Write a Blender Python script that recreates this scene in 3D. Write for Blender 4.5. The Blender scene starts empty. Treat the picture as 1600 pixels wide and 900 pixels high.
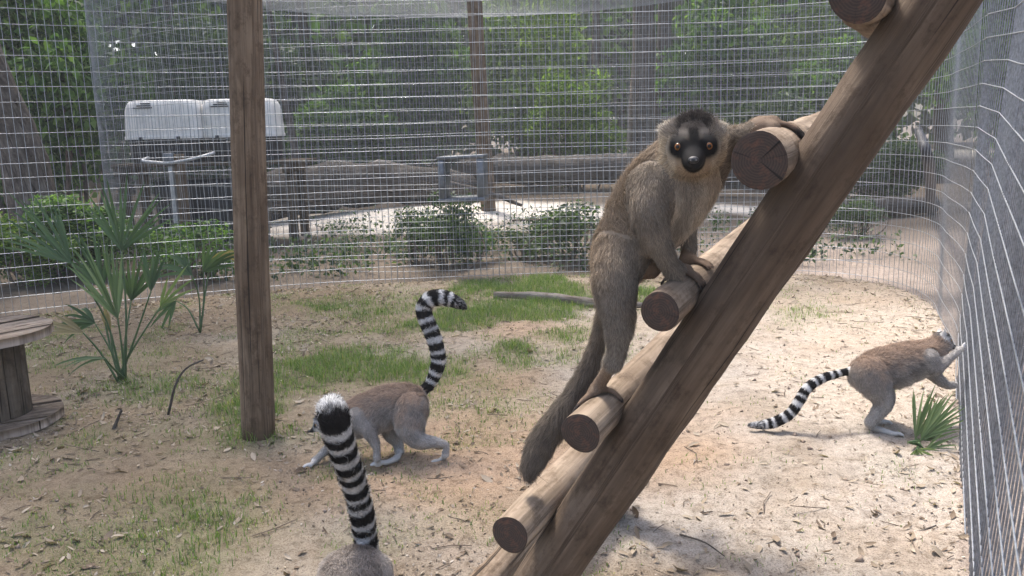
import bpy, math, random
import numpy as np
from mathutils import Vector, Matrix

random.seed(7)
RNG = np.random.default_rng(11)
SC = bpy.context.scene
COL = SC.collection

# ------------------------------------------------------------------ camera
FPX, CAMH, ROLL = 1320.0, 1.2, 0.025
PITCH = math.atan(250 / FPX)
CF = np.array([0, math.cos(PITCH), -math.sin(PITCH)])
_U = np.array([0, math.sin(PITCH), math.cos(PITCH)])
_R = np.array([1.0, 0, 0])
CR = math.cos(ROLL) * _R - math.sin(ROLL) * _U
CU = math.cos(ROLL) * _U + math.sin(ROLL) * _R
CC = np.array([0, 0, CAMH])
cam_d = bpy.data.cameras.new('camera')
cam = bpy.data.objects.new('camera', cam_d)
COL.objects.link(cam)
cam_d.sensor_width = 36
cam_d.lens = FPX / 1600 * 36
cam_d.clip_start = 0.05
cam_d.clip_end = 1500
cam.matrix_world = Matrix(((CR[0], CU[0], -CF[0], CC[0]), (CR[1], CU[1], -CF[1], CC[1]),
                           (CR[2], CU[2], -CF[2], CC[2]), (0, 0, 0, 1)))
SC.camera = cam

# ------------------------------------------------------------------ light
SUN_EL, SUN_AZ = math.radians(63), math.radians(-28)      # azimuth from +Y towards +X
SUNV = Vector((math.sin(SUN_AZ) * math.cos(SUN_EL), math.cos(SUN_AZ) * math.cos(SUN_EL), math.sin(SUN_EL)))
world = bpy.data.worlds.new('World')
SC.world = world
world.use_nodes = True
wn = world.node_tree
bg = wn.nodes['Background']
sky = wn.nodes.new('ShaderNodeTexSky')
sky.sky_type = 'NISHITA'
sky.sun_disc = False
sky.sun_elevation = SUN_EL
sky.sun_rotation = SUN_AZ
sky.dust_density = 4.0
sky.air_density = .9
sky.ozone_density = .8
wn.links.new(sky.outputs[0], bg.inputs[0])
bg.inputs[1].default_value = 0.15
sun_d = bpy.data.lights.new('sun', 'SUN')
sun_d.energy = 2.2
sun_d.angle = math.radians(10)
sun_d.color = (1.0, 0.955, 0.89)
sun = bpy.data.objects.new('sun', sun_d)
COL.objects.link(sun)
sun.rotation_euler = SUNV.to_track_quat('Z', 'Y').to_euler()
SC.view_settings.view_transform = 'Standard'
SC.view_settings.look = 'None'
SC.view_settings.gamma = 1
SC.view_settings.exposure = 1.6
SC.cycles.max_bounces = 8
SC.cycles.transparent_max_bounces = 8
SC.cycles.use_denoising = True


# ------------------------------------------------------------------ helpers
def P(x, y, d):
    """the point at pixel x, y of the 1600 x 900 photograph, d metres along the view axis"""
    return CC + d * (CF + (x - 800) / FPX * CR + (450 - y) / FPX * CU)


def G(x, y, z=0.0):
    v = CF + (x - 800) / FPX * CR + (450 - y) / FPX * CU
    return CC + (z - CAMH) / v[2] * v


def proj(p):
    v = np.asarray(p) - CC
    d = v @ CF
    return 800 + FPX * (v @ CR) / d, 450 - FPX * (v @ CU) / d, d


def nrm(v):
    v = np.asarray(v, float)
    return v / np.maximum(np.linalg.norm(v, axis=-1, keepdims=True), 1e-9)


def tag(o, label=None, cat=None, group=None, kind=None):
    if label: o['label'] = label
    if cat: o['category'] = cat
    if group: o['group'] = group
    if kind: o['kind'] = kind
    return o


def empty(name, loc, label=None, cat=None, group=None):
    o = bpy.data.objects.new(name, None)
    COL.objects.link(o)
    o.location = Vector(loc)
    o.empty_display_size = 0.05
    tag(o, label, cat, group)
    return o


def link(name, me, parent=None):
    o = bpy.data.objects.new(name, me)
    COL.objects.link(o)
    if parent is not None:
        o.parent = parent
        o.matrix_parent_inverse = Matrix.Translation(-parent.location) if parent.type == 'EMPTY' else Matrix()
    return o


def mk(name, V, F, mat, parent=None, col=None, uv=None, smooth=False, mats=None, midx=None):
    """one mesh object from arrays; V in world coordinates, F a list of index arrays (all 3 or 4 wide)"""
    V = np.asarray(V, np.float32).reshape(-1, 3)
    Fs = F if isinstance(F, list) else [F]
    Fs = [np.asarray(f, np.int32) for f in Fs if len(f)]
    me = bpy.data.meshes.new(name)
    me.vertices.add(len(V))
    me.vertices.foreach_set('co', V.ravel())
    loops = np.concatenate([f.ravel() for f in Fs])
    tot = np.concatenate([np.full(len(f), f.shape[1], np.int32) for f in Fs])
    start = np.concatenate([[0], np.cumsum(tot)[:-1]]).astype(np.int32)
    me.loops.add(len(loops))
    me.loops.foreach_set('vertex_index', loops)
    me.polygons.add(len(tot))
    me.polygons.foreach_set('loop_start', start)
    me.polygons.foreach_set('loop_total', tot)
    if smooth:
        me.polygons.foreach_set('use_smooth', np.ones(len(tot), bool))
    for m in (mats or [mat]):
        me.materials.append(m)
    if midx is not None:
        me.polygons.foreach_set('material_index', np.asarray(midx, np.int32))
    if col is not None:
        a = me.attributes.new('Col', 'FLOAT_COLOR', 'POINT')
        c = np.ones((len(V), 4), np.float32)
        c[:, :3] = col
        a.data.foreach_set('color', c.ravel())
    if uv is not None:
        u = me.uv_layers.new(name='UVMap')
        u.data.foreach_set('uv', np.asarray(uv, np.float32)[loops].ravel())
    me.update(calc_edges=True)
    me.validate()
    return link(name, me, parent)


def frames(pts):
    pts = np.asarray(pts, float)
    t = np.gradient(pts, axis=0)
    t = nrm(t)
    n = np.cross(t[0], [0, 0, 1])
    if np.linalg.norm(n) < 1e-3:
        n = np.cross(t[0], [0, 1, 0])
    n = nrm(n)
    N = []
    for i in range(len(pts)):
        n = nrm(n - (n @ t[i]) * t[i])
        N.append(n)
    N = np.array(N)
    return t, N, np.cross(t, N)


def tube(pts, rad, n=12, cap=True, wob=0.0, seed=0):
    """swept tube; returns V, [quads, tris], uv"""
    pts = np.asarray(pts, float)
    m = len(pts)
    rad = np.broadcast_to(np.asarray(rad, float), (m,))
    t, N, B = frames(pts)
    a = np.linspace(0, 2 * np.pi, n, endpoint=False)
    rr = rad[:, None] * np.ones((m, n))
    if wob:
        rg = np.random.default_rng(seed)
        for q in range(5):
            kx, ky = rg.integers(1, 4), rg.uniform(0.5, 4)
            rr *= 1 + wob * rg.uniform(.3, 1) * np.sin(kx * a[None, :] + ky * np.arange(m)[:, None] * .6 + rg.uniform(0, 6))
    V = pts[:, None, :] + rr[..., None] * (np.cos(a)[None, :, None] * N[:, None, :] + np.sin(a)[None, :, None] * B[:, None, :])
    V = V.reshape(-1, 3)
    i, j = np.meshgrid(np.arange(m - 1), np.arange(n), indexing='ij')
    j2 = (j + 1) % n
    Q = np.stack([i * n + j, i * n + j2, (i + 1) * n + j2, (i + 1) * n + j], -1).reshape(-1, 4)
    L = np.concatenate([[0], np.cumsum(np.linalg.norm(np.diff(pts, axis=0), axis=1))])
    uv = np.stack([np.broadcast_to(a * rad.mean(), (m, n)), np.broadcast_to(L[:, None], (m, n))], -1).reshape(-1, 2)
    T = []
    if cap:
        k = len(V)
        V = np.vstack([V, pts[0], pts[-1]])
        uv = np.vstack([uv, [0, 0], [0, L[-1]]])
        jj = np.arange(n)
        T = np.concatenate([np.stack([np.full(n, k), (jj + 1) % n, jj], -1),
                            np.stack([np.full(n, k + 1), (m - 1) * n + jj, (m - 1) * n + (jj + 1) % n], -1)])
    return V, [Q, T] if cap else [Q], uv


class Acc:
    """collects arrays into one mesh"""
    def __init__(s): s.V, s.Q, s.T, s.C, s.U, s.n = [], [], [], [], [], 0
    def add(s, V, F, col=None, uv=None):
        V = np.asarray(V, float).reshape(-1, 3)
        for f in (F if isinstance(F, list) else [F]):
            f = np.asarray(f)
            if len(f): (s.Q if f.shape[1] == 4 else s.T).append(f + s.n)
        if col is not None: s.C.append(np.broadcast_to(col, (len(V), 3)))
        s.U.append(uv if uv is not None else np.zeros((len(V), 2)))
        s.V.append(V); s.n += len(V)
    def build(s, name, mat, parent=None, smooth=False):
        F = ([np.concatenate(s.Q)] if s.Q else []) + ([np.concatenate(s.T)] if s.T else [])
        return mk(name, np.concatenate(s.V), F, mat, parent, np.concatenate(s.C) if s.C else None,
                  np.concatenate(s.U), smooth)


def box(c, sx, sy, sz, rz=0.0, bev=0.0):
    """box (chamfered if bev), returns V, F"""
    import itertools
    if bev <= 0:
        v = np.array(list(itertools.product((-.5, .5), repeat=3))) * [sx, sy, sz]
        F = [[0, 1, 3, 2], [4, 6, 7, 5], [0, 4, 5, 1], [2, 3, 7, 6], [0, 2, 6, 4], [1, 5, 7, 3]]
    else:
        v, idx = [], {}
        for s in itertools.product((-1, 1), repeat=3):
            for ax in range(3):
                q = np.array(s, float) * np.array([sx, sy, sz]) / 2
                for k in range(3):
                    if k != ax: q[k] -= s[k] * bev
                idx[(s, ax)] = len(v); v.append(q)
        v = np.array(v)
        F, T = [], []
        def orient(f):
            p = v[f]; nn = np.cross(p[1] - p[0], p[2] - p[0])
            return f if nn @ p.mean(0) > 0 else f[::-1]
        for ax in range(3):
            o = [k for k in range(3) if k != ax]
            for sg in (-1, 1):
                f = []
                for a, b in ((-1, -1), (1, -1), (1, 1), (-1, 1)):
                    s = [0, 0, 0]; s[ax] = sg; s[o[0]] = a; s[o[1]] = b
                    f.append(idx[(tuple(s), ax)])
                F.append(orient(f))
            for a in (-1, 1):
                for b in (-1, 1):
                    s0 = [0, 0, 0]; s1 = [0, 0, 0]
                    s0[ax], s1[ax] = -1, 1; s0[o[0]] = s1[o[0]] = a; s0[o[1]] = s1[o[1]] = b
                    F.append(orient([idx[(tuple(s0), o[0])], idx[(tuple(s1), o[0])], idx[(tuple(s1), o[1])], idx[(tuple(s0), o[1])]]))
        for s in itertools.product((-1, 1), repeat=3):
            T.append(orient([idx[(s, 0)], idx[(s, 1)], idx[(s, 2)]]))
    c_, s_ = math.cos(rz), math.sin(rz)
    v = v @ np.array([[c_, s_, 0], [-s_, c_, 0], [0, 0, 1]]) + np.asarray(c, float)
    return (v, [np.array(F)]) if bev <= 0 else (v, [np.array(F), np.array(T)])


def catmull(pts, n):
    """smooth curve through the rows of pts (any width), n samples"""
    p = np.asarray(pts, float)
    p = np.vstack([2 * p[0] - p[1], p, 2 * p[-1] - p[-2]])
    m = len(p) - 3
    u = np.linspace(0, m, n)
    i = np.minimum(u.astype(int), m - 1)
    t = (u - i)[:, None]
    a, b, c, d = p[i], p[i + 1], p[i + 2], p[i + 3]
    return .5 * (2 * b + (c - a) * t + (2 * a - 5 * b + 4 * c - d) * t ** 2 + (3 * b - a - 3 * c + d) * t ** 3)


def _hash(i, j, seed):
    h = (i.astype(np.int64) * 374761393 + j.astype(np.int64) * 668265263 + seed * 974711) & 0xffffffff
    h = ((h ^ (h >> 13)) * 1274126177) & 0xffffffff
    return ((h ^ (h >> 16)) & 0xffff) / 65535.0


def vn(x, y, s, seed=0):
    """value noise in -1..1 at scale s metres"""
    x = np.asarray(x, float) / s; y = np.asarray(y, float) / s
    i, j = np.floor(x), np.floor(y)
    u, v = x - i, y - j
    u = u * u * (3 - 2 * u); v = v * v * (3 - 2 * v)
    a, b, c, d = _hash(i, j, seed), _hash(i + 1, j, seed), _hash(i, j + 1, seed), _hash(i + 1, j + 1, seed)
    return 2 * ((a * (1 - u) + b * u) * (1 - v) + (c * (1 - u) + d * u) * v) - 1


def fbm(x, y, s, o=4, seed=0):
    r, a = 0, 1.0
    for k in range(o):
        r = r + a * vn(x, y, s / 2 ** k, seed + k); a *= .5
    return r


# ------------------------------------------------------------------ materials
def mat_new(name):
    m = bpy.data.materials.new(name)
    m.use_nodes = True
    nt = m.node_tree
    return m, nt, nt.nodes['Principled BSDF'], nt.nodes['Material Output']


def N(nt, typ, **kw):
    n = nt.nodes.new(typ)
    for k, v in kw.items():
        if k in n.inputs.keys() if isinstance(k, str) else False:
            n.inputs[k].default_value = v
        else:
            setattr(n, k, v)
    return n


def ramp(nt, fac, stops):
    r = nt.nodes.new('ShaderNodeValToRGB')
    e = r.color_ramp.elements
    while len(e) < len(stops): e.new(.5)
    for el, (p, c) in zip(e, stops):
        el.position = p; el.color = (*c, 1)
    nt.links.new(fac, r.inputs[0])
    return r.outputs[0]


def noise(nt, vec, scale, detail=5, rough=.6, dist=0):
    n = nt.nodes.new('ShaderNodeTexNoise')
    n.inputs['Scale'].default_value = scale
    n.inputs['Detail'].default_value = detail
    n.inputs['Roughness'].default_value = rough
    n.inputs['Distortion'].default_value = dist
    if vec is not None: nt.links.new(vec, n.inputs['Vector'])
    return n.outputs['Fac']


def mapping(nt, vec, sc, loc=(0, 0, 0)):
    m = nt.nodes.new('ShaderNodeMapping')
    m.inputs['Scale'].default_value = sc
    m.inputs['Location'].default_value = loc
    nt.links.new(vec, m.inputs['Vector'])
    return m.outputs[0]


def mixc(nt, fac, a, b, mode='MIX'):
    m = nt.nodes.new('ShaderNodeMix')
    m.data_type = 'RGBA'; m.blend_type = mode
    for k, s in ((0, fac), (6, a), (7, b)):
        if hasattr(s, 'is_linked'): nt.links.new(s, m.inputs[k])
        elif k == 0: m.inputs[0].default_value = s
        else: m.inputs[k].default_value = (*s, 1)
    return m.outputs[2]


def bump(nt, bsdf, h, strength=.4, dist=.01):
    b = nt.nodes.new('ShaderNodeBump')
    b.inputs['Strength'].default_value = strength
    b.inputs['Distance'].default_value = dist
    nt.links.new(h, b.inputs['Height'])
    nt.links.new(b.outputs[0], bsdf.inputs['Normal'])


def wood_mat(name, stops, across=60, along=3, bumpd=.004, rough=.85, fine=True):
    """grain drawn along v of the UV map (metres)"""
    m, nt, b, o = mat_new(name)
    uv = nt.nodes.new('ShaderNodeUVMap').outputs[0]
    oi = nt.nodes.new('ShaderNodeObjectInfo')
    add = nt.nodes.new('ShaderNodeVectorMath'); add.operation = 'ADD'
    nt.links.new(uv, add.inputs[0])
    mul = nt.nodes.new('ShaderNodeMath'); mul.operation = 'MULTIPLY'; mul.inputs[1].default_value = 37.0
    nt.links.new(oi.outputs['Random'], mul.inputs[0])
    nt.links.new(mul.outputs[0], add.inputs[1])
    v = add.outputs[0]
    g = noise(nt, mapping(nt, v, (across, along, 1)), 1.0, 6, .65, .6)
    big = noise(nt, mapping(nt, v, (9, 3.5, 1)), 1.0, 4, .6, .4)
    c = ramp(nt, g, stops)
    c2 = mixc(nt, ramp(nt, big, [(.35, (0, 0, 0)), (.68, (1, 1, 1))]), c, mixc(nt, 1.0, c, (.52, .47, .42), 'MULTIPLY'))
    crack = noise(nt, mapping(nt, v, (across * 1.6, along * .35, 1)), 1.0, 3, .5, .3)
    ck = ramp(nt, crack, [(.325, (.16, .14, .12)), (.365, (1, 1, 1))])
    vo = nt.nodes.new('ShaderNodeTexVoronoi'); vo.inputs['Scale'].default_value = 1.0; vo.inputs['Randomness'].default_value = 1.0
    nt.links.new(mapping(nt, v, (5.5, 2.6, 1), (.3, .7, 0)), vo.inputs['Vector'])
    ck = mixc(nt, 1.0, ck, ramp(nt, vo.outputs['Distance'], [(.03, (.22, .17, .13)), (.075, (.55, .48, .42)), (.11, (1, 1, 1))]), 'MULTIPLY')
    dirt_ = noise(nt, mapping(nt, v, (22, 14, 1)), 1.0, 6, .75)
    ck = mixc(nt, 1.0, ck, ramp(nt, dirt_, [(.36, (.58, .54, .5)), (.5, (1, 1, 1))]), 'MULTIPLY')
    nt.links.new(mixc(nt, 1.0, c2, ck, 'MULTIPLY'), b.inputs['Base Color'])
    b.inputs['Roughness'].default_value = rough
    b.inputs['Specular IOR Level'].default_value = .25
    h = mixc(nt, .5, g, ck, 'MULTIPLY')
    bump(nt, b, h, .8, bumpd)
    return m


def plain(name, c, rough=.7, metal=0, spec=.4, var=.12, scale=30, bmp=.0):
    m, nt, b, o = mat_new(name)
    tc = nt.nodes.new('ShaderNodeTexCoord').outputs['Object']
    n = noise(nt, tc, scale, 5, .65)
    lo = tuple(x * (1 - 2 * var) for x in c); hi = tuple(min(1, x * (1 + 2 * var)) for x in c)
    nt.links.new(ramp(nt, n, [(.3, lo), (.7, hi)]), b.inputs['Base Color'])
    b.inputs['Roughness'].default_value = rough
    b.inputs['Metallic'].default_value = metal
    b.inputs['Specular IOR Level'].default_value = spec
    if bmp: bump(nt, b, n, .6, bmp)
    return m


def leaf_mat(name, stops, trans=.4, rough=.55, island=True):
    m, nt, b, o = mat_new(name)
    if island:
        g = nt.nodes.new('ShaderNodeNewGeometry')
        c = ramp(nt, g.outputs['Random Per Island'], stops)
    else:
        c = ramp(nt, noise(nt, nt.nodes.new('ShaderNodeTexCoord').outputs['Object'], 18, 3), stops)
    nt.links.new(c, b.inputs['Base Color'])
    b.inputs['Roughness'].default_value = rough
    b.inputs['Specular IOR Level'].default_value = .3
    t = nt.nodes.new('ShaderNodeBsdfTranslucent')
    nt.links.new(mixc(nt, 1.0, c, (1.5, 1.6, .7), 'MULTIPLY'), t.inputs[0])
    mx = nt.nodes.new('ShaderNodeMixShader')
    mx.inputs[0].default_value = trans
    nt.links.new(b.outputs[0], mx.inputs[1]); nt.links.new(t.outputs[0], mx.inputs[2])
    nt.links.new(mx.outputs[0], o.inputs['Surface'])
    return m


def fur_mat(name, trans=.3):
    m, nt, b, o = mat_new(name)
    a = nt.nodes.new('ShaderNodeAttribute'); a.attribute_name = 'Col'
    nt.links.new(a.outputs['Color'], b.inputs['Base Color'])
    b.inputs['Roughness'].default_value = .8
    b.inputs['Specular IOR Level'].default_value = .06
    if trans:
        t = nt.nodes.new('ShaderNodeBsdfTranslucent')
        nt.links.new(a.outputs['Color'], t.inputs[0])
        mx = nt.nodes.new('ShaderNodeMixShader'); mx.inputs[0].default_value = trans
        nt.links.new(b.outputs[0], mx.inputs[1]); nt.links.new(t.outputs[0], mx.inputs[2])
        nt.links.new(mx.outputs[0], o.inputs['Surface'])
    return m


M = {}
M['fur'] = fur_mat('fur', .35)
M['skin'] = fur_mat('undercoat', 0)
M['wire'] = plain('galvanised_wire', (.36, .375, .40), .42, .75, .5, .12, 60)
M['wire_shaded'] = plain('shaded_wire', (.25, .26, .28), .5, .55, .35, .2, 60)  # same galvanised metal, darkened to paint shade on the near vertical wires
M['wire_far'] = plain('dull_wire', (.26, .275, .29), .5, .7, .4, .15, 60)
M['sheet'] = plain('galvanised_sheet', (.17, .178, .19), .5, .6, .5, .15, 14)
M['pole'] = wood_mat('weathered_pole', [(.30, (.15, .112, .08)), (.50, (.285, .222, .163)), (.70, (.40, .32, .245))], 55, 2.5)
M['rail'] = wood_mat('dark_pole', [(.30, (.080, .056, .039)), (.50, (.130, .094, .066)), (.72, (.19, .142, .102))], 60, 2.2)
M['post'] = wood_mat('post_wood', [(.30, (.095, .064, .040)), (.50, (.18, .128, .084)), (.72, (.27, .20, .135))], 70, 2.5)
M['greypost'] = wood_mat('grey_post_wood', [(.30, (.05, .048, .05)), (.50, (.085, .082, .085)), (.72, (.12, .116, .12))], 60, 2)
M['board'] = wood_mat('grey_board', [(.30, (.16, .12, .092)), (.50, (.32, .255, .20)), (.72, (.47, .39, .315))], 55, 3)
M['stave'] = wood_mat('brown_stave', [(.30, (.07, .052, .038)), (.50, (.13, .10, .072)), (.72, (.20, .155, .115))], 55, 3)
M['oldlog'] = wood_mat('old_log', [(.30, (.06, .052, .045)), (.50, (.115, .10, .088)), (.72, (.20, .18, .16))], 30, 2, .02)
M['bark'] = wood_mat('bark', [(.30, (.06, .048, .040)), (.50, (.13, .108, .092)), (.72, (.24, .205, .178))], 26, 6, .03)
M['palelog'] = wood_mat('pale_branch', [(.30, (.13, .11, .092)), (.50, (.235, .205, .175)), (.72, (.34, .305, .265))], 50, 6, .004)
M['white_plastic'] = plain('white_plastic', (.74, .71, .67), .5, 0, .4, .07, 9)
M['black_plastic'] = plain('black_plastic', (.02, .021, .024), .45, 0, .4, .2, 12)
M['pipe'] = plain('grey_pipe', (.5, .5, .5), .4, .3, .5, .12, 25)
M['darkpole'] = plain('dark_rubber', (.035, .035, .04), .6, 0, .3, .2, 25)
LG = [(0, (.026, .06, .018)), (.35, (.05, .105, .029)), (.7, (.088, .17, .045)), (1, (.17, .27, .08))]
M['leaf'] = leaf_mat('oak_leaf', LG, .45)
M['leaf_dark'] = leaf_mat('dark_leaf', [(0, (.017, .036, .016)), (.5, (.036, .066, .027)), (1, (.09, .14, .058))], .4)
M['leaf_lime'] = leaf_mat('lime_leaf', [(0, (.05, .095, .02)), (.5, (.095, .165, .035)), (1, (.20, .29, .07))], .5)
M['grass'] = leaf_mat('grass_blade', [(0, (.07, .12, .028)), (.5, (.125, .20, .045)), (.85, (.19, .27, .075)), (1, (.34, .30, .15))], .35)
M['palm'] = leaf_mat('palmetto_blade', [(0, (.045, .085, .035)), (.5, (.075, .13, .055)), (1, (.14, .20, .09))], .3, .4)
M['palm_pale'] = leaf_mat('pale_palmetto', [(0, (.09, .14, .055)), (.5, (.14, .20, .085)), (1, (.24, .29, .15))], .3, .45)
M['palm_dry'] = leaf_mat('dry_palmetto', [(0, (.22, .18, .09)), (1, (.38, .31, .17))], .3, .6)
M['litter'] = leaf_mat('dead_leaf', [(0, (.12, .082, .055)), (.35, (.22, .165, .115)), (.7, (.31, .25, .185)), (1, (.41, .34, .26))], .1, .75)
M['twig'] = plain('twig', (.13, .10, .078), .9, 0, .2, .3, 40)


def cut_end_mat():
    m, nt, b, o = mat_new('cut_end')
    uv = nt.nodes.new('ShaderNodeUVMap').outputs[0]
    w = nt.nodes.new('ShaderNodeTexWave'); w.wave_type = 'RINGS'; w.rings_direction = 'SPHERICAL'
    w.inputs['Scale'].default_value = 70; w.inputs['Distortion'].default_value = 5; w.inputs['Detail'].default_value = 3
    nt.links.new(uv, w.inputs['Vector'])
    n = noise(nt, uv, 55, 5, .7)
    c = ramp(nt, w.outputs['Fac'], [(.2, (.034, .022, .016)), (.8, (.052, .034, .025))])
    c = mixc(nt, ramp(nt, n, [(.5, (0, 0, 0)), (.75, (1, 1, 1))]), c, (.12, .05, .03))
    gr = nt.nodes.new('ShaderNodeTexGradient'); gr.gradient_type = 'RADIAL'
    nt.links.new(uv, gr.inputs[0])
    oi = nt.nodes.new('ShaderNodeObjectInfo')
    cb = nt.nodes.new('ShaderNodeCombineXYZ')
    nt.links.new(gr.outputs['Fac'], cb.inputs[0]); nt.links.new(oi.outputs['Random'], cb.inputs[1])
    rc = noise(nt, mapping(nt, cb.outputs[0], (34, 60, 1)), 1.0, 2, .5)
    ckr = ramp(nt, rc, [(.30, (.2, .2, .2)), (.36, (1, 1, 1))])
    nt.links.new(mixc(nt, 1.0, c, ckr, 'MULTIPLY'), b.inputs['Base Color'])
    b.inputs['Roughness'].default_value = .9
    bump(nt, b, mixc(nt, .6, n, ckr), .9, .004)
    return m


M['cut'] = cut_end_mat()


# ------------------------------------------------------------------ ground
def gauss(x, y, c, r):
    return np.exp(-((x - c[0]) ** 2 + (y - c[1]) ** 2) / (r * r))


GRASS = [((380, 690), .10, 1.0), ((440, 684), .12, .9), ((850, 450), .55, 1.3), ((960, 455), .5, 1.2), ((760, 455), .45, .9), ((860, 490), .5, .9), ((760, 500), .4, .7), ((560, 575), .35, .8), ((480, 560), .35, .8),
         ((640, 500), .4, .6), ((520, 480), .5, .6), ((740, 570), .35, .7), ((850, 540), .4, .8), ((430, 640), .3, .9), ((330, 640), .3, .7),
         ((1230, 490), .35, .55), ((1200, 450), .4, .4), ((230, 600), .3, .7), ((120, 560), .4, .6), ((300, 770), .25, .5), ((100, 700), .3, .5), ((560, 790), .2, .35),
         ((60, 780), .25, .45), ((620, 590), .4, .6), ((470, 650), .25, .6), ((380, 800), .2, .4), ((280, 870), .2, .4), ((690, 640), .3, .4), ((1440, 730), .14, .8)]
GRASS = [(G(*p)[:2], r, a) for p, r, a in GRASS]
DIRT = [((760, 690), .45, 1.0), ((830, 520), .35, .7), ((700, 720), .35, .8), ((1090, 720), .2, .6), ((640, 760), .35, .4), ((1000, 700), .4, .5), ((780, 600), .35, .5)]
DIRT = [(G(*p)[:2], r, a) for p, r, a in DIRT]


def grass_w(x, y):
    w = 0
    for c, r, a in GRASS: w = w + a * gauss(x, y, c, r)
    return w * np.clip(.75 + .9 * fbm(x, y, .30, 3, 40), 0, 1.6)


def dirt_w(x, y):
    w = 0
    for c, r, a in DIRT: w = w + a * gauss(x, y, c, r)
    return np.clip(w + .25 * fbm(x, y, .4, 3, 71), 0, 1)


def gz(x, y):
    x = np.asarray(x, float); y = np.asarray(y, float)
    near = np.exp(-np.maximum(0, np.hypot(x, y - 4) - 4) / 4)
    z = near * (.010 * fbm(x, y, .9, 2, 3) + .0105 * fbm(x, y, .17, 3, 9) + .0055 * vn(x, y, .07, 34) * (vn(x, y, .5, 35) > -.1) + .0042 * vn(x, y, .035, 33))
    z = z + .10 * np.clip(fbm(x, y, 3.0, 2, 21), 0, 1) * np.clip((y - 8.5) / 3, 0, 1)
    z = z + .12 * gauss(x, y, (-1.6, 11.6), 1.4) + .16 * gauss(x, y, (1.6, 13.3), 1.4)
    z = z + .022 * gauss(x, y, G(404, 686)[:2], .13) + .015 * gauss(x, y, G(830, 930)[:2], .2)
    far = np.clip((np.hypot(x, y) - 35) / 80, 0, 1)
    return z + far * 1.5 * fbm(x, y, 60, 2, 5)


def axis(lo, hi, a, b, step, mid, lim):
    v = list(np.arange(a, b + 1e-6, step))
    for sgn, end, stop in ((-1, lo, a), (1, hi, b)):
        s, q, out = step, stop, []
        while abs(q) < lim and (q > lo if sgn < 0 else q < hi):
            s = min(s * 1.25, mid if abs(q - stop) < 14 else 1e9)
            q += sgn * s; out.append(q)
        v = out[::-1] + v if sgn < 0 else v + out
    return np.array(v)


# pen outline (plan), measured along the foot of the fence
PEN = np.array([(-8.2, 1.2), (-6.6, 3.3), (-5.0, 4.85), (-3.48, 5.75), (-2.4, 6.3), (-1.5, 6.6), (-.5, 6.72), (.68, 6.82), (1.6, 6.78), (2.25, 6.62), (2.64, 6.35), (2.80, 5.9), (2.74, 5.4),
                (2.55, 4.90), (2.30, 4.25), (2.011, 3.68), (1.595, 2.86), (1.19, 2.06), (.804, 1.3), (.40, .5)])


def resample(path, step):
    p = catmull(path, 1500)
    L = np.concatenate([[0], np.cumsum(np.linalg.norm(np.diff(p, axis=0), axis=1))])
    s = np.arange(0, L[-1], step)
    return np.stack([np.interp(s, L, p[:, k]) for k in range(2)], -1), s


def inside_pen(x, y):
    p, _ = resample(PEN, .1)
    p = np.vstack([p, [(.4, -.4), (-8, -.4)]])
    x = np.asarray(x); y = np.asarray(y)
    c_ = np.zeros(x.shape, bool)
    j = len(p) - 1
    for i in range(len(p)):
        xi, yi = p[i]; xj, yj = p[j]
        m_ = ((yi > y) != (yj > y)) & (x < (xj - xi) * (y - yi) / (yj - yi + 1e-12) + xi)
        c_ ^= m_; j = i
    return c_


gx = axis(-400, 400, -3.9, 2.9, .028, .16, 400)
gy = axis(-60, 600, 1.2, 7.2, .028, .16, 600)
X, Y = np.meshgrid(gx, gy, indexing='ij')
Z = gz(X, Y)
sand = np.array([.42, .355, .285]); pale = np.array([.385, .345, .302]); dirt = np.array([.38, .265, .175]); litterc = np.array([.20, .15, .10])
soil = np.array([.285, .235, .165]); moss = np.array([.14, .15, .065]); wood_floor = np.array([.13, .10, .072])
right = 1 / (1 + np.exp(-(X - (-.15 + .35 * fbm(X, Y, .8, 3, 60) - .12 * (Y - 3))) * 3.2))
c = soil[None, None] * (1 - right[..., None]) + sand * right[..., None]
pw = np.clip(right * (1.1 - .55 * np.abs(Y - 2.6) / 2) + .45 * fbm(X, Y, .5, 4, 17), 0, 1)[..., None]
c = c * (1 - pw * .85) + pale * pw * .85
lw = np.clip((.75 - right) + .75 * fbm(X, Y, .35, 4, 25), 0, 1)[..., None]
c = c * (1 - .7 * lw) + litterc * .7 * lw
bk = (np.clip((Y - 5.2) / 1.2, 0, 1) * np.clip(.75 + .6 * fbm(X, Y, .3, 3, 66), 0, 1))[..., None]
c = c * (1 - .75 * bk) + litterc * .75 * bk
dw = dirt_w(X, Y)[..., None]
c = c * (1 - dw * .8) + dirt * dw * .8
gw = np.clip(grass_w(X, Y) + .8 * (1 - right) * np.clip(fbm(X, Y, .22, 3, 140) + .05, 0, 1), 0, 1)[..., None]
c = c * (1 - gw * .55) + moss * gw * .55
speck = np.clip(1.6 * vn(X, Y, .05, 88) + .9 * vn(X, Y, .02, 89) - .75, 0, 1)[..., None]
c = c * (1 - .45 * speck) + litterc * .45 * speck
smoothstep_ = lambda a, b, x: np.clip((x - a) / (b - a), 0, 1)
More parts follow.
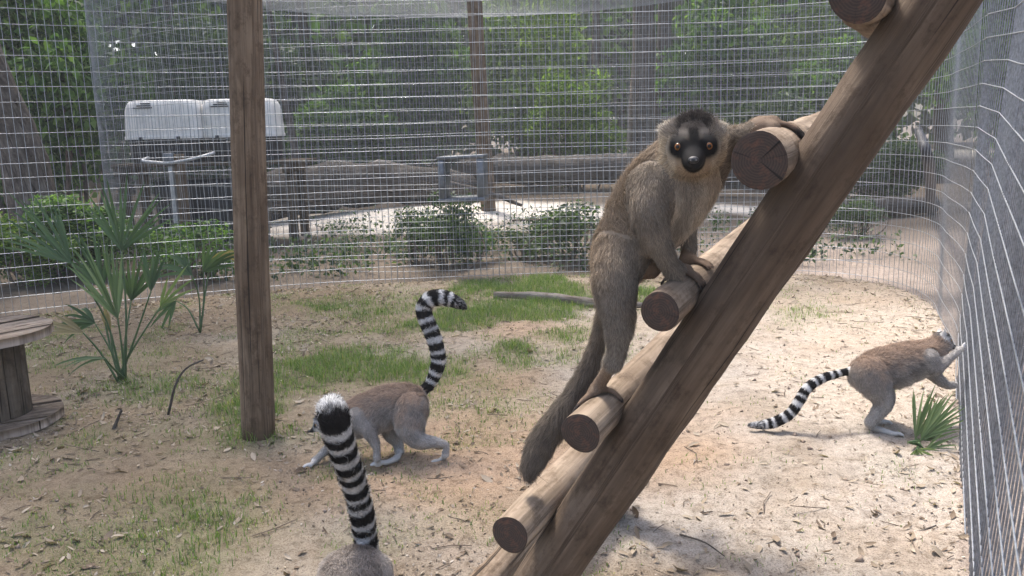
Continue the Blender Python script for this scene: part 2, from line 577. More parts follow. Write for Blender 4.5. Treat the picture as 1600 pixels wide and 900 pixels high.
# outside the pen: forest floor with shade painted in, pale sand track, far lane
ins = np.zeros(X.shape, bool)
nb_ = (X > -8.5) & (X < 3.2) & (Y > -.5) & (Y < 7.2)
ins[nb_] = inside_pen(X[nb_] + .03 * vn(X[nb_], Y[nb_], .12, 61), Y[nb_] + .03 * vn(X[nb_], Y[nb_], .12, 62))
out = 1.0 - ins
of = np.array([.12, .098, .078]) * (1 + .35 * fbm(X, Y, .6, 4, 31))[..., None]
trk = smoothstep_(.35, .75, 1.25 * gauss(X / 3.2, Y, (-.15, 11.2), 1.3) + .3 * fbm(X, Y, .7, 3, 32))
lane = np.clip(1.6 - np.abs(Y - (27 + .1 * X)) / 3, 0, 1) * (X > 3)
ply = np.clip((X - .3 - .28 * np.clip(Y - 1, 0, 5)) / .3, 0, 1) * np.clip((9.6 - Y) / 1.2, 0, 1)
of = of * (1 - trk[..., None]) + np.array([.66, .61, .55]) * trk[..., None]
of = of * (1 - lane[..., None]) + np.array([.55, .51, .47]) * lane[..., None]
of = of * (1 - ply[..., None] * .8) + np.array([.32, .265, .225]) * (1 + .3 * fbm(X, Y, .5, 4, 34))[..., None] * ply[..., None] * .8
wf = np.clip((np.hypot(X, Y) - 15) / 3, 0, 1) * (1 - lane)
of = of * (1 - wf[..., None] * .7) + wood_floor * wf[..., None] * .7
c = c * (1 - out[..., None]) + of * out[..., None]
c = np.clip(c, .02, .8)
ni, nj = X.shape
ii, jj = np.meshgrid(np.arange(ni - 1), np.arange(nj - 1), indexing='ij')
Q = np.stack([ii * nj + jj, (ii + 1) * nj + jj, (ii + 1) * nj + jj + 1, ii * nj + jj + 1], -1).reshape(-1, 4)


def ground_mat():
    m, nt, b, o = mat_new('sandy_ground')
    a = nt.nodes.new('ShaderNodeAttribute'); a.attribute_name = 'Col'
    tc = nt.nodes.new('ShaderNodeTexCoord').outputs['Object']
    n1 = noise(nt, tc, 28, 8, .72)
    n2 = noise(nt, tc, 190, 4, .7)
    f = ramp(nt, n1, [(.28, (.42, .38, .34)), (.48, (.98, .97, .96)), (.72, (1.22, 1.21, 1.19))])
    f2 = ramp(nt, n2, [(.36, (.50, .46, .42)), (.52, (1, 1, 1))])
    nt.links.new(mixc(nt, 1.0, mixc(nt, 1.0, a.outputs['Color'], f, 'MULTIPLY'), f2, 'MULTIPLY'), b.inputs['Base Color'])
    b.inputs['Roughness'].default_value = .95
    b.inputs['Specular IOR Level'].default_value = .1
    bump(nt, b, mixc(nt, .4, n1, n2), .75, .012)
    return m


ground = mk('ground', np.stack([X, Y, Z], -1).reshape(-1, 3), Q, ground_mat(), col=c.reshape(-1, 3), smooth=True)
tag(ground, kind='structure')

# ------------------------------------------------------------------ wire fences
def prisms(A, B, r):
    """thin four-sided bars from A to B (arrays k x m x 3 polylines)"""
    L = np.stack([A, B], 1) if A.ndim == 2 else A
    k, m, _ = L.shape
    t = nrm(L[:, -1] - L[:, 0])
    ref = np.where(np.abs(t[:, 2:3]) > .7, np.array([[1., 0, 0]]), np.array([[0, 0, 1.]]))
    n = nrm(np.cross(t, ref)); b = np.cross(t, n)
    o = np.stack([n, b, -n, -b], 1) * r
    V = L[:, :, None, :] + o[:, None, :, :]
    base = np.arange(k)[:, None, None] * m * 4
    i = np.arange(m - 1)[None, :, None] * 4
    j = np.arange(4)[None, None, :]
    j2 = (j + 1) % 4
    Qd = np.stack(np.broadcast_arrays(base + i + j, base + i + j2, base + i + 4 + j2, base + i + 4 + j), -1).reshape(-1, 4)
    return V.reshape(-1, 3), Qd


def long_wire(pts, r, n=4):
    V, F, uv = tube(pts, r, n, cap=False)
    return V, F[0]


WR = .0017
fence = empty('wire_fence', (.68, 6.82, 0), 'tall curved welded wire fence round the pen with the lemurs', 'fence')
path, S = resample(PEN, .0508)
S_CORNER = S[np.argmin(np.hypot(path[:, 0] - 2.2, path[:, 1] - 4.0))]


def droop(s):     # the nearest run of mesh sags towards the camera
    return -.065 * np.clip(s - S_CORNER, 0, 3)


FH = 3.4
dz = droop(S)
nw = len(path)
zz = np.linspace(-.02, FH, 9)
VW = np.zeros((nw, 9, 3))
VW[..., 0] = path[:, 0:1] + .006 * vn(S[:, None] * 3, zz[None] * 3, 1, 4)
VW[..., 1] = path[:, 1:2] + .010 * vn(S[:, None] * 2, zz[None] * 2, 1, 5)
VW[..., 2] = zz[None] + dz[:, None] * (zz[None] > 0)
tn = nrm(np.gradient(path, axis=0)); inw = np.stack([-tn[:, 1], tn[:, 0]], -1)
inw *= np.sign((np.array([[-.5, 3.5]]) - path)[:, 0:1] * inw[:, 0:1] + (np.array([[-.5, 3.5]]) - path)[:, 1:2] * inw[:, 1:2])
lean_ = .06 * np.clip((S - S_CORNER + .2) / .8, 0, 1)
VW[..., 0] -= inw[:, 0:1] * lean_[:, None] * zz[None]; VW[..., 1] -= inw[:, 1:2] * lean_[:, None] * zz[None]
near = S >= S_CORNER
for sel, r_ in ((~near, WR * 1.12), (near, WR * 1.7)):
    V, Qd = prisms(VW[sel], None, r_)
    tag(mk('vertical_wires', V, Qd, M['wire'] if r_ < WR * 1.5 else M['wire_shaded'], fence), kind='stuff')
acc = Acc()
for k in range(34):
    z = .03 + k * .1016
    wob = .004 * vn(S * 1.3, S * 0 + k, 1, 50)
    off = np.where(near, .0062, .003) - lean_ * z
    pts = np.stack([path[:, 0] + inw[:, 0] * off, path[:, 1] + inw[:, 1] * off, z + dz + wob], -1)
    V, Qd = long_wire(pts[~near][::3], WR * 1.1)
    acc.add(V, Qd)
    V, Qd = long_wire(pts[np.flatnonzero(near)[0] - 2:], WR * 1.4, 6)
    if z < 2.3:
        mk('horizontal_wire', V, Qd, M['wire'], fence)
    else:
        acc.add(V, Qd)
tag(acc.build('horizontal_wires', M['wire'], fence), kind='stuff')
# the post that carries the near run, just outside the mesh
b0 = np.array([2.25, 3.84, -.02]); t0 = np.array([2.60, 3.95, 3.5])
pts = b0 + (t0 - b0) * np.linspace(0, 1, 12)[:, None]
V, F, uv = tube(pts, np.linspace(.125, .12, 12), 20, wob=.01, seed=5)
tag(mk('fence_post', V, F, M['greypost'], None, uv=uv, smooth=True), 'grey round timber post behind the near fence mesh at right edge', 'post')

# second pen behind, round in plan with a mesh roof
C2, R2, H2 = np.array([-.4, 11.35]), 4.35, 3.15
pen2 = empty('wire_pen', (C2[0], C2[1] - R2, 0), 'round wire mesh pen with mesh roof behind the lemur pen', 'pen')
PEN2 = np.array([(3.1, 6.95), (1.6, 6.98), (.6, 7.0), (-.6, 6.95), (-1.8, 7.1), (-3.0, 7.6), (-3.95, 8.5), (-4.55, 9.7), (-4.7, 11.2), (-4.2, 13.2), (-2.8, 14.8), (-.6, 15.7), (2.2, 15.8), (4.6, 15.4), (6.5, 14.8)])
path2, S2 = resample(PEN2, .0508)
zz = np.linspace(-.02, H2, 6)
VW = np.zeros((len(path2), 6, 3))
VW[..., 0] = path2[:, 0:1] + .012 * vn(S2[:, None], zz[None], 1, 7)
VW[..., 1] = path2[:, 1:2] + .012 * vn(S2[:, None], zz[None], 1, 8)
VW[..., 2] = zz
V, Qd = prisms(VW, None, WR)
tag(mk('vertical_wires', V, Qd, M['wire_far'], pen2), kind='stuff')
acc = Acc()
for k in range(31):
    V, Qd = long_wire(np.column_stack([path2, .05 + k * .1016 + .012 * vn(S2, S2 * 0 + k, 1, 9)])[::3], WR * 1.05)
    acc.add(V, Qd)
tag(acc.build('horizontal_wires', M['wire_far'], pen2), kind='stuff')
A, B = [], []
for q in np.arange(-R2 + .05, R2, .0508):
    h = math.sqrt(R2 * R2 - q * q)
    A.append((C2[0] + q, C2[1] - h, H2)); B.append((C2[0] + q, C2[1] + h, H2))
for q in np.arange(-R2 + .05, R2, .1016):
    h = math.sqrt(R2 * R2 - q * q)
    A.append((C2[0] - h, C2[1] + q, H2 + .004)); B.append((C2[0] + h, C2[1] + q, H2 + .004))
A, B = np.array(A), np.array(B)
u = np.linspace(0, 1, 9)[None, :, None]
Lr = A[:, None] * (1 - u) + B[:, None] * u
Lr[..., 2] -= .10 * (1 - ((Lr[..., 0] - C2[0]) ** 2 + (Lr[..., 1] - C2[1]) ** 2) / R2 ** 2) * 2.0
V, Qd = prisms(Lr, None, WR)
tag(mk('roof_mesh', V, Qd, M['wire_far'], pen2), kind='stuff')


def post(name, p0, p1, r0, r1, mat, label, wob=.012, seed=1, n=18, cat='post'):
    p0, p1 = np.asarray(p0, float), np.asarray(p1, float)
    m = 24
    u = np.linspace(0, 1, m)[:, None]
    pts = p0 + (p1 - p0) * u + .006 * np.stack([np.sin(u[:, 0] * 5 + seed), np.cos(u[:, 0] * 4 + seed), 0 * u[:, 0]], -1)
    V, F, uv = tube(pts, np.linspace(r0, r1, m), n, wob=wob, seed=seed)
    return tag(mk(name, V, F, M[mat], None, uv=uv, smooth=True), label, cat)


g = G(404, 686); d0 = proj(g)[2]
top = P(383, 0, d0 - .25); up_ = (top - g) / (top[2])
post('timber_post', g + [0, 0, -.05], g + up_ * 3.4, .066, .061, 'post', 'thick brown round timber post standing inside the pen at left', seed=3, n=28)
g = G(764, 345); tp = np.array([g[0] - .12, g[1], 3.4])
post('timber_post', g + [0, 0, -.05], tp, .10, .095, 'post', 'dark timber post in the middle of the wire pen behind', seed=8)


# ------------------------------------------------------------------ trees and shrubs
def leaves(blobs, n, size, rg, shell=.55, up=.25, aspect=.5):
    """n folded leaves spread through ellipsoid blobs (c, r3); returns V, Q"""
    C_ = np.array([b[0] for b in blobs], float); R_ = np.array([np.broadcast_to(b[1], 3) for b in blobs], float)
    w = np.prod(R_, axis=1) ** (2 / 3)
    k = rg.choice(len(blobs), n, p=w / w.sum())
    d = nrm(rg.normal(size=(n, 3)))
    rad = shell + (1 - shell) * rg.random(n) ** .7
    rad *= 1 + .12 * rg.normal(size=n)
    p = C_[k] + d * R_[k] * rad[:, None]
    nn = nrm(d * .5 + rg.normal(size=(n, 3)) * .8 + [0, 0, up])
    t = nrm(np.cross(nn, rg.normal(size=(n, 3))))
    b = np.cross(nn, t)
    s = size * rg.uniform(.4, 1.6, n)[:, None]
    V = np.stack([p - t * s * .5, p + b * s * aspect * .5 + nn * s * .08, p + t * s * .5, p - b * s * aspect * .5 + nn * s * .08], 1)
    return V.reshape(-1, 3), np.arange(4 * n).reshape(n, 4)


def blobset(rg, c, r, k, rb):
    """k clumps inside an ellipsoid"""
    out = []
    for _ in range(k):
        d = nrm(rg.normal(size=3)) * rg.random() ** .4
        out.append((np.asarray(c) + d * np.asarray(r), rb * rg.uniform(.6, 1.3)))
    return out


def limb_pts(p0, p1, rg, bend=.15, n=7):
    u = np.linspace(0, 1, n)[:, None]
    off = rg.normal(size=3) * np.linalg.norm(np.asarray(p1) - p0) * bend
    return np.asarray(p0) * (1 - u) + np.asarray(p1) * u + off * (4 * u * (1 - u))


def tree(name, base, lean, h, r, crown_c, crown_r, nl, seed, label, leaf='leaf', size=.11, nblob=26, cat='tree', n_limb=7, group=None, bark='bark'):
    rg = np.random.default_rng(seed)
    base = np.array([base[0], base[1], float(gz(base[0], base[1])) - .08])
    t = empty(name, base, label, cat, group)
    topp = base + np.array([lean[0], lean[1], h])
    pts = catmull(limb_pts(base, topp, rg, .03, 5), 16)
    rad = r * (np.linspace(1, .45, 16) + .35 * np.exp(-np.linspace(0, 16, 16)))
    a = Acc()
    V, F, uv = tube(pts, rad, 14, wob=.05, seed=seed)
    a.add(V, F, uv=uv)
    cc = topp + np.asarray(crown_c); cr = np.asarray(crown_r, float)
    bl = blobset(rg, cc, cr * .8, nblob, cr.mean() * .36)
    for q in range(n_limb):
        e = bl[q][0]; s = pts[rg.integers(9, 16)]
        lp = limb_pts(s, e, rg, .12)
        V, F, uv = tube(lp, np.linspace(r * .42, r * .08, len(lp)), 7)
        a.add(V, F, uv=uv)
    a.build('trunk', M[bark], t, True)
    V, Qd = leaves(bl, nl, size, rg, .35)
    mk('crown', V, Qd, M[leaf], t)
    return t


# broad oak beyond the left fence: its crown hangs over the left half of the pen
tree('oak_tree', (-4.12, 7.6), (-1.1, -.3, 0), 4.8, .23, (2.4, -.6, 1.3), (3.4, 2.8, 1.4), 8000, 21, 'big leaning oak trunk with rough bark at the left edge', size=.13, nblob=34)
tree('oak_tree', (-8.5, 4.6), (.6, .3), 5.2, .22, (2.2, .6, .8), (2.4, 2.3, 1.3), 8000, 22, 'oak with low leafy branches left of the pen', size=.12)
for i, (px, d, r, ln, h, lab) in enumerate([
        (242, 17.5, .15, (.1, .2), 7.5, 'straight slim tree trunk above the left pet carrier'),
        (470, 14.6, .07, (-.75, .3), 6.5, 'thin pale leaning trunk just right of the thick timber post'),
        (995, 16.2, .27, (-.1, .2), 8.0, 'thickest straight trunk above the brown lemur head'),
        (1028, 17.2, .18, (.05, .2), 8.0, 'dark trunk close beside the thickest straight trunk'),
        (1352, 17.0, .16, (-.3, .1), 8.0, 'dark trunk between the ladder rail and the topmost rung'),
        (620, 19.5, .11, (.15, .1), 7.5, 'slim trunk deep in the wood left of the pen post'),
        (1478, 15.0, .12, (.1, .1), 7.5, 'narrow dark trunk beyond the fence corner at right')]):
    b_ = P(px, 200, d)
    tree('forest_tree', (b_[0], b_[1]), ln, h, r, (-.8, -2.0, .8), (3.6, 3.2, 1.5), 5200, 30 + i, lab, size=.15, nblob=22, leaf='leaf' if i % 2 else 'leaf_dark')

# shrubs: four kinds of foliage mesh, each bush its own thing
SHR = {}


def shrub_mesh(key, leaf, n, size, blobs_seed, tall, nb):
    rg = np.random.default_rng(blobs_seed)
    bl = blobset(rg, (0, 0, .52 * tall), (.42, .42, .40 * tall), nb, .20)
    V, Qd = leaves(bl, n, size, rg, .3, .35)
    V[:, 2] = np.maximum(V[:, 2], .02)
    a = Acc()
    for q in range(9):
        e = bl[q][0]
        lp = limb_pts((rg.normal() * .05, rg.normal() * .05, -.05), e, rg, .15)
        a.add(*tube(lp, np.linspace(.016, .004, len(lp)), 5)[:2])
    SHR[key] = (V, Qd, leaf, a)


shrub_mesh('dark', 'leaf_dark', 15000, .042, 51, 1.0, 22)
shrub_mesh('mid', 'leaf', 14000, .040, 52, 1.1, 20)
shrub_mesh('lime', 'leaf_lime', 12000, .038, 53, 1.15, 18)
shrub_mesh('weed', 'leaf', 1400, .06, 54, 1.1, 16)
shrub_mesh('weed_dark', 'leaf_dark', 1700, .055, 55, 1.0, 16)
_sm = {}


def shrub(key, xy, wid, hgt, label, rz=0., name='shrub', group=None):
    V, Qd, leaf, a = SHR[key]
    z = float(gz(*xy)) - .02
    t = empty(name, (xy[0], xy[1], z), label, 'bush', group)
    for part in ('foliage', 'stems'):
        if (key, part) not in _sm:
            if part == 'foliage': o = mk('foliage', V, Qd, M[leaf])
            else: o = a.build('stems', M['twig'])
            _sm[key, part] = o.data
            bpy.data.objects.remove(o)
        o = bpy.data.objects.new(part, _sm[key, part])
        COL.objects.link(o)
        o.parent = t
    t.scale = (wid, wid, hgt); t.rotation_euler = (0, 0, rz)
    return t


def at(px, d):
    q = P(px, 300, d)
    return q[0], q[1]


for i, (key, px, d, w_, h_, lab) in enumerate([
        ('mid', 40, 10.2, 2.4, 3.2, 'tall dark leafy bush behind the leaning oak at left edge'),
        ('mid', 110, 11.5, 2.2, 3.4, 'tall green bush between the leaning oak and the pet carriers'),
        ('dark', 300, 16.2, 3.0, 3.6, 'wide dark bush above the white pet carriers'),
        ('mid', 540, 16.6, 2.4, 2.0, 'low green bush behind the big arched log'),
        ('dark', 455, 18.2, 3.0, 3.6, 'dark bush behind the thin leaning trunk'),
        ('mid', 650, 18.2, 2.8, 3.8, 'tall green bush left of the pen post'),
        ('lime', 830, 17.2, 2.5, 3.6, 'tall bright lime bush right of the pen post'),
        ('lime', 900, 15.8, 1.7, 2.0, 'smaller lime bush low behind the fallen dark trunk'),
        ('mid', 1120, 17.6, 2.8, 3.8, 'tall green bush straight above the lemur outstretched arm'),
        ('lime', 1215, 18.6, 2.4, 3.4, 'lime bush left of the topmost rung'),
        ('dark', 1180, 15.9, 2.3, 1.7, 'low dark bush behind the upper part of the ladder'),
        ('dark', 1375, 12.4, 1.6, .95, 'round dark bush beyond the curved fence corner'),
        ('mid', 1300, 16.6, 2.2, 2.6, 'green bush behind the ladder rail top'),
        ('mid', 1560, 14.0, 2.6, 3.6, 'green bush beyond the near fence at right edge'),
        ('lime', 30, 6.9, .8, .55, 'small lime bush at the foot of the left fence'),
        ('mid', 95, 7.2, 1.1, .7, 'low green bush behind the palmetto at the left fence'),
        ('weed_dark', 688, 7.35, .75, .78, 'thin weedy bush below the metal hatch frame'),
        ('weed_dark', 650, 7.6, .55, .60, 'sparse weed left of the thin weedy bush'),
        ('weed', 735, 7.55, .55, .45, 'short weed right of the thin weedy bush'),
        ('weed_dark', 885, 7.6, .95, .62, 'spreading weedy bush left of the brown lemur'),
        ('weed_dark', 820, 7.8, .7, .45, 'low weedy bush between the pen post and brown lemur'),
        ('weed', 300, 6.95, .75, .6, 'leafy weed at the fence beside the thick timber post'),
        ('weed', 245, 7.4, .6, .5, 'leafy weed behind the palmetto fans'),
        ('weed_dark', 1345, 8.6, .8, .5, 'low weed outside the fence right of the ladder rail')]):
    shrub(key, at(px, d), w_, h_, lab, rz=i * 1.3)

# the wood behind, one mass of leaves and far trunks
rg = np.random.default_rng(90)
fw = empty('far_wood', (0, 30, 0), 'dense green wood filling the background', 'wood')
tag(fw, kind='stuff')
bl = []
for q in range(230):
    an = rg.uniform(-1.0, .95); rr_ = rg.uniform(21, 34)
    if .37 < an < .66 and rr_ < 33: continue
    bl.append((np.array([math.sin(an) * rr_, math.cos(an) * rr_, rg.uniform(0, 1) ** .8 * 9.5]), rg.uniform(1.0, 2.3)))
for q in range(40):
    an = rg.uniform(.34, .70); rr_ = rg.uniform(35, 43)
    bl.append((np.array([math.sin(an) * rr_, math.cos(an) * rr_, .8 + rg.uniform(0, 1) * 11]), rg.uniform(1.5, 2.8)))
V, Qd = leaves(bl, 60000, .30, rg, .3, .2, .6)
V[:, 2] = np.maximum(V[:, 2], .03)
tag(mk('foliage', V, Qd, M['leaf'], fw), kind='stuff')
bl = [(b_[0] * [1.25, 1.25, 1.2], b_[1] * 1.7) for b_ in bl]
V, Qd = leaves(bl, 60000, .62, rg, .1, .2, .75)
V[:, 2] = np.maximum(V[:, 2], .03)
tag(mk('foliage', V, Qd, M['leaf_dark'], fw), kind='stuff')
a = Acc()
for q in range(34):
    an = rg.uniform(-.95, .9); rr_ = rg.uniform(19.5, 32)
    b_ = np.array([math.sin(an) * rr_, math.cos(an) * rr_, -.1])
    V, F, uv = tube(limb_pts(b_, b_ + [rg.normal() * .6, rg.normal() * .4, 10], rg, .03, 8), np.linspace(.2, .1, 8) * rg.uniform(.5, 1.3), 8)
    a.add(V, F, uv=uv)
tag(a.build('trunks', M['bark'], fw, True), kind='stuff')


# ------------------------------------------------------------------ fallen logs, carriers, hatch
def log(name, pts, rad, mat, label, n=18, wob=.05, seed=0, cat='log', m=26):
    p = catmull(np.column_stack([np.asarray(pts, float), np.broadcast_to(rad, len(pts))]), m)
    V, F, uv = tube(p[:, :3], p[:, 3], n, wob=wob, seed=seed)
    return tag(mk(name, V, F, M[mat], None, uv=uv, smooth=True), label, cat)


def ga(px, d, z):
    q = P(px, 300, d); return (q[0], q[1], z)


log('fallen_log', [ga(285, 10.7, .27), ga(380, 10.9, .36), ga(480, 11.5, .45), ga(560, 12.0, .48), ga(640, 12.3, .44), ga(735, 12.8, .33)], [.25, .31, .33, .31, .28, .21], 'oldlog',
    'big arched grey log lying right of the thick timber post', seed=4)
log('fallen_log', [ga(720, 13.9, .55), ga(860, 13.9, .5), ga(1000, 13.8, .5), ga(1200, 13.6, .45)], [.20, .24, .24, .2], 'oldlog', 'long dark fallen trunk lying behind the pen post', seed=6)
log('fallen_log', [ga(1270, 10.0, .12), ga(1350, 10.2, .14), ga(1460, 10.6, .12)], [.11, .13, .1], 'oldlog', 'dark log on the ground beyond the fence corner', seed=7)
log('fallen_log', [ga(700, 11.0, .52), ga(770, 10.9, .36), ga(815, 10.8, .22)], [.035, .035, .02], 'oldlog', 'short dark stick poking out beside the metal hatch', seed=9, n=8, cat='branch')
q0, q1, q2, q3 = G(772, 467), G(850, 470), G(930, 480), G(1003, 484)
log('fallen_branch', [q + [0, 0, .03] for q in (q0, q1, q2, q3)], [.022, .031, .029, .02], 'palelog', 'pale dead branch lying in the grass behind the brown lemur', seed=10, n=12, cat='branch')
for (p0, p1, lab) in [((800, 344), (905, 344), 'pale thin stick resting low on the fence weeds'),]:
    log('stick', [P(*p0, 7.45), P((p0[0] + p1[0]) / 2, p0[1] - 1, 7.45), P(*p1, 7.45)], .008, 'palelog', lab, n=6, cat='stick')
log('leaning_pole', [G(1467, 345) + [.35, .9, 0], P(1452, 262, 6.75), P(1434, 200, 6.7)], [.05, .045, .03], 'darkpole', 'dark thin pole leaning outside the fence corner', n=10, wob=.02, cat='pole')

# platform with two pet carriers
D = 9.3
zt = .92
cx0, cy0 = P(322, 232, D)[:2]
plat = empty('wooden_platform', (cx0, cy0, 0), 'rough wooden platform carrying the pet carriers', 'platform')
for k in range(4):
    V, F = box((cx0 + .1, cy0 - .24 + k * .18, zt - .02), 2.05, .165, .036, 0, .004)
    mk('board', V, F, M['stave'], plat, uv=V[:, [1, 0]])
for sx in (-.85, .95):
    V, F = box((cx0 + sx, cy0 + .03, zt - .085), .09, .72, .09, 0, .004)
    mk('beam', V, F, M['stave'], plat, uv=V[:, [0, 1]])
    for sy in (-.22, .28):
        V, F = box((cx0 + sx, cy0 + .03 + sy, (zt - .13) / 2 - .02), .088, .088, zt - .09, 0, .004)
        mk('leg', V, F, M['stave'], plat, uv=V[:, [0, 2]])


def shell(cx, cy, z0, z1, w0, d0_, w1, d1_, rnd, rows=10, bulge=.0):
    """rounded rectangular shell tapering from z0 to z1, closed on top"""
    n = 48
    a_ = np.linspace(0, 2 * np.pi, n, endpoint=False)
    V = []
    for i in range(rows + 1):
        u_ = i / rows
        e = 1 - (max(0, u_ - .62) / .38) ** 2 * rnd
        w_ = (w0 + (w1 - w0) * u_) * e; dd = (d0_ + (d1_ - d0_) * u_) * e
        p_ = 6.0
        c_, s_ = np.cos(a_), np.sin(a_)
        rr_ = (np.abs(c_) ** p_ + np.abs(s_) ** p_) ** (-1 / p_)
        ribs = 1 + .006 * np.sign(np.sin(a_ * 10)) * (.1 < u_ < .55)
        V.append(np.stack([cx + w_ / 2 * rr_ * c_ * ribs, cy + dd / 2 * rr_ * s_ * ribs, np.full(n, z0 + (z1 - z0) * (u_ if u_ < .62 else .62 + .38 * math.sin((u_ - .62) / .38 * math.pi / 2)))], -1))
    V = np.concatenate(V + [[(cx, cy, z1 + .008)]])
    i, j = np.meshgrid(np.arange(rows), np.arange(n), indexing='ij'); j2 = (j + 1) % n
    Qd = np.stack([i * n + j, i * n + j2, (i + 1) * n + j2, (i + 1) * n + j], -1).reshape(-1, 4)
    jj_ = np.arange(n)
    T = np.stack([np.full(n, (rows + 1) * n), rows * n + jj_, rows * n + (jj_ + 1) % n], -1)
    return V, [Qd, T]


for k, (px, lab) in enumerate([(268, 'left pet carrier with white top and black base on the platform'),
                               (383, 'right pet carrier with white top, partly behind the thick timber post')]):
    q = P(px, 232, D + (0, .12)[k])
    t = empty('pet_carrier', (q[0], q[1], zt), lab, 'pet carrier', 'plastic pet carriers')
    V, F = shell(q[0], q[1], zt + .29, zt + .665, .82, .57, .78, .52, .20, 12)
    sh = mk('top_shell', V, F, M['white_plastic'], t, smooth=False)
    V, F = shell(q[0], q[1], zt + .255, zt + .29, .83, .59, .83, .59, .0, 3)
    mk('rim', V, F, M['white_plastic'], t)
    V, F = shell(q[0], q[1], zt + .002, zt + .254, .74, .50, .79, .55, .0, 5)
    mk('base_shell', V, F, M['black_plastic'], t)
    for v_ in range(3):
        V, F = box((q[0] - .16 + .012 * v_, q[1] - (.265, .26, .252)[v_], zt + .585 + .022 * v_), .20 - .05 * v_, .022, .011, 0, .002)
        mk('vent', V, F, M['black_plastic'], t)
    for v_ in (-.2, .2):
        V, F = box((q[0] + v_, q[1] - .298, zt + .25), .035, .02, .06, 0, .003)
        mk('latch', V, F, M['black_plastic'], t)
# dark tub below the platform
q = P(345, 340, 9.4)
V, F = shell(q[0] - .1, q[1] + .12, .01, .72, 1.12, .5, 1.22, .56, .08, 8)
tag(mk('plastic_tub', V, F, M['black_plastic']), 'black plastic tub on the ground under the platform', 'tub')
# post with a bent pipe
g = G(290, 392)
t = empty('hoop_post', g, 'timber post with a bent grey pipe hoop in front of the pet carriers', 'post')
ztop = P(287, 240, proj(g)[2])[2]
V, F, uv = tube(np.linspace(g + [.03, 0, -.05], [g[0] + .02, g[1], ztop], 8), .062, 14, wob=.02, seed=2)
mk('post', V, F, M['post'], t, uv=uv, smooth=True)
V, F, uv = tube(np.linspace(g + [-.055, -.03, -.05], [g[0] - .06, g[1] - .03, ztop + .01], 6), .026, 10)
mk('pipe', V, F, M['pipe'], t, uv=uv, smooth=True)
hp = catmull([(g[0] - .30, g[1] + .02, ztop - .03), (g[0] - .33, g[1] - .06, ztop - .055), (g[0] - .2, g[1] - .1, ztop - .075), (g[0] - .05, g[1] - .1, ztop - .085),
              (g[0] + .15, g[1] - .09, ztop - .06), (g[0] + .32, g[1] - .04, ztop - .02), (g[0] + .38, g[1] + .05, ztop + .005)], 30)
V, F, uv = tube(hp, .016, 10)
mk('pipe_hoop', V, F, M['pipe'], t, uv=uv, smooth=True)
V, F = box((g[0] - .055, g[1] - .06, ztop - .05), .10, .07, .13, 0, .006)
mk('bracket', V, F, M['sheet'], t)
# sheet metal hatch frame hung on the mesh
hc = P(724, 278, 6.93)
hx = nrm(P(757, 276, 6.93) - P(690, 279, 6.98)); hz = np.array([0, 0, 1.]); hy = np.cross(hz, hx)
t = empty('metal_hatch', hc + np.array([0, 0, -.17]), 'square galvanised sheet metal hatch frame hung in the back fence', 'hatch')
hw, hh, hd = .36, .34, .26


def obox(c0, sx, sy, sz):
    V, F = box((0, 0, 0), sx, sy, sz, 0, .003)
    return np.asarray(c0) + V[:, 0:1] * hx + V[:, 1:2] * hy + V[:, 2:3] * hz, F


V, F = obox(hc + hz * (hh / 2), hw + .02, hd, .026); mk('top_plate', V, F, M['sheet'], t)
V, F = obox(hc - hz * (hh / 2), hw + .02, hd, .030); mk('bottom_plate', V, F, M['sheet'], t)
for sg in (-1, 1):
    V, F = obox(hc + hx * sg * (hw / 2 - .02), .05, hd - .01, hh - .03); mk('side_plate', V, F, M['sheet'], t)


# ------------------------------------------------------------------ cable reel
def disc_planks(parent, c, r, z0, th, n, rz, mat, hole=0.):
    step = 2 * r / n
    for k in range(n):
        y0, y1 = -r + k * step + .004, -r + (k + 1) * step - .004
        ys = np.linspace(y0, y1, 7)
        xr = np.sqrt(np.maximum(r * r - ys * ys, 1e-5))
        out_ = np.concatenate([np.stack([xr, ys], -1), np.stack([-xr, ys], -1)[::-1]])
        m_ = len(out_)
        c_, s_ = math.cos(rz), math.sin(rz)
        W = np.stack([out_[:, 0] * c_ - out_[:, 1] * s_ + c[0], out_[:, 0] * s_ + out_[:, 1] * c_ + c[1]], -1)
        dzk = .004 * math.sin(k * 2.3)
        V = np.vstack([np.column_stack([W, np.full(m_, z0 + dzk)]), np.column_stack([W, np.full(m_, z0 + th + dzk)])])
        j = np.arange(m_); j2 = (j + 1) % m_
        Qs = np.stack([j, j2, j2 + m_, j + m_], -1)
        i6 = np.arange(6)
        Qt = np.stack([m_ + i6, m_ + i6 + 1, m_ + (m_ - 2 - i6), m_ + (m_ - 1 - i6)], -1)
        Qb = np.stack([i6 + 1, i6, (m_ - 1 - i6), (m_ - 2 - i6)], -1)
        uv = np.vstack([out_[:, [1, 0]], out_[:, [1, 0]] + [.0, .0]])
        mk('plank', V, [Qs, Qt[:, ::-1], Qb[:, ::-1]], mat, parent, uv=uv)


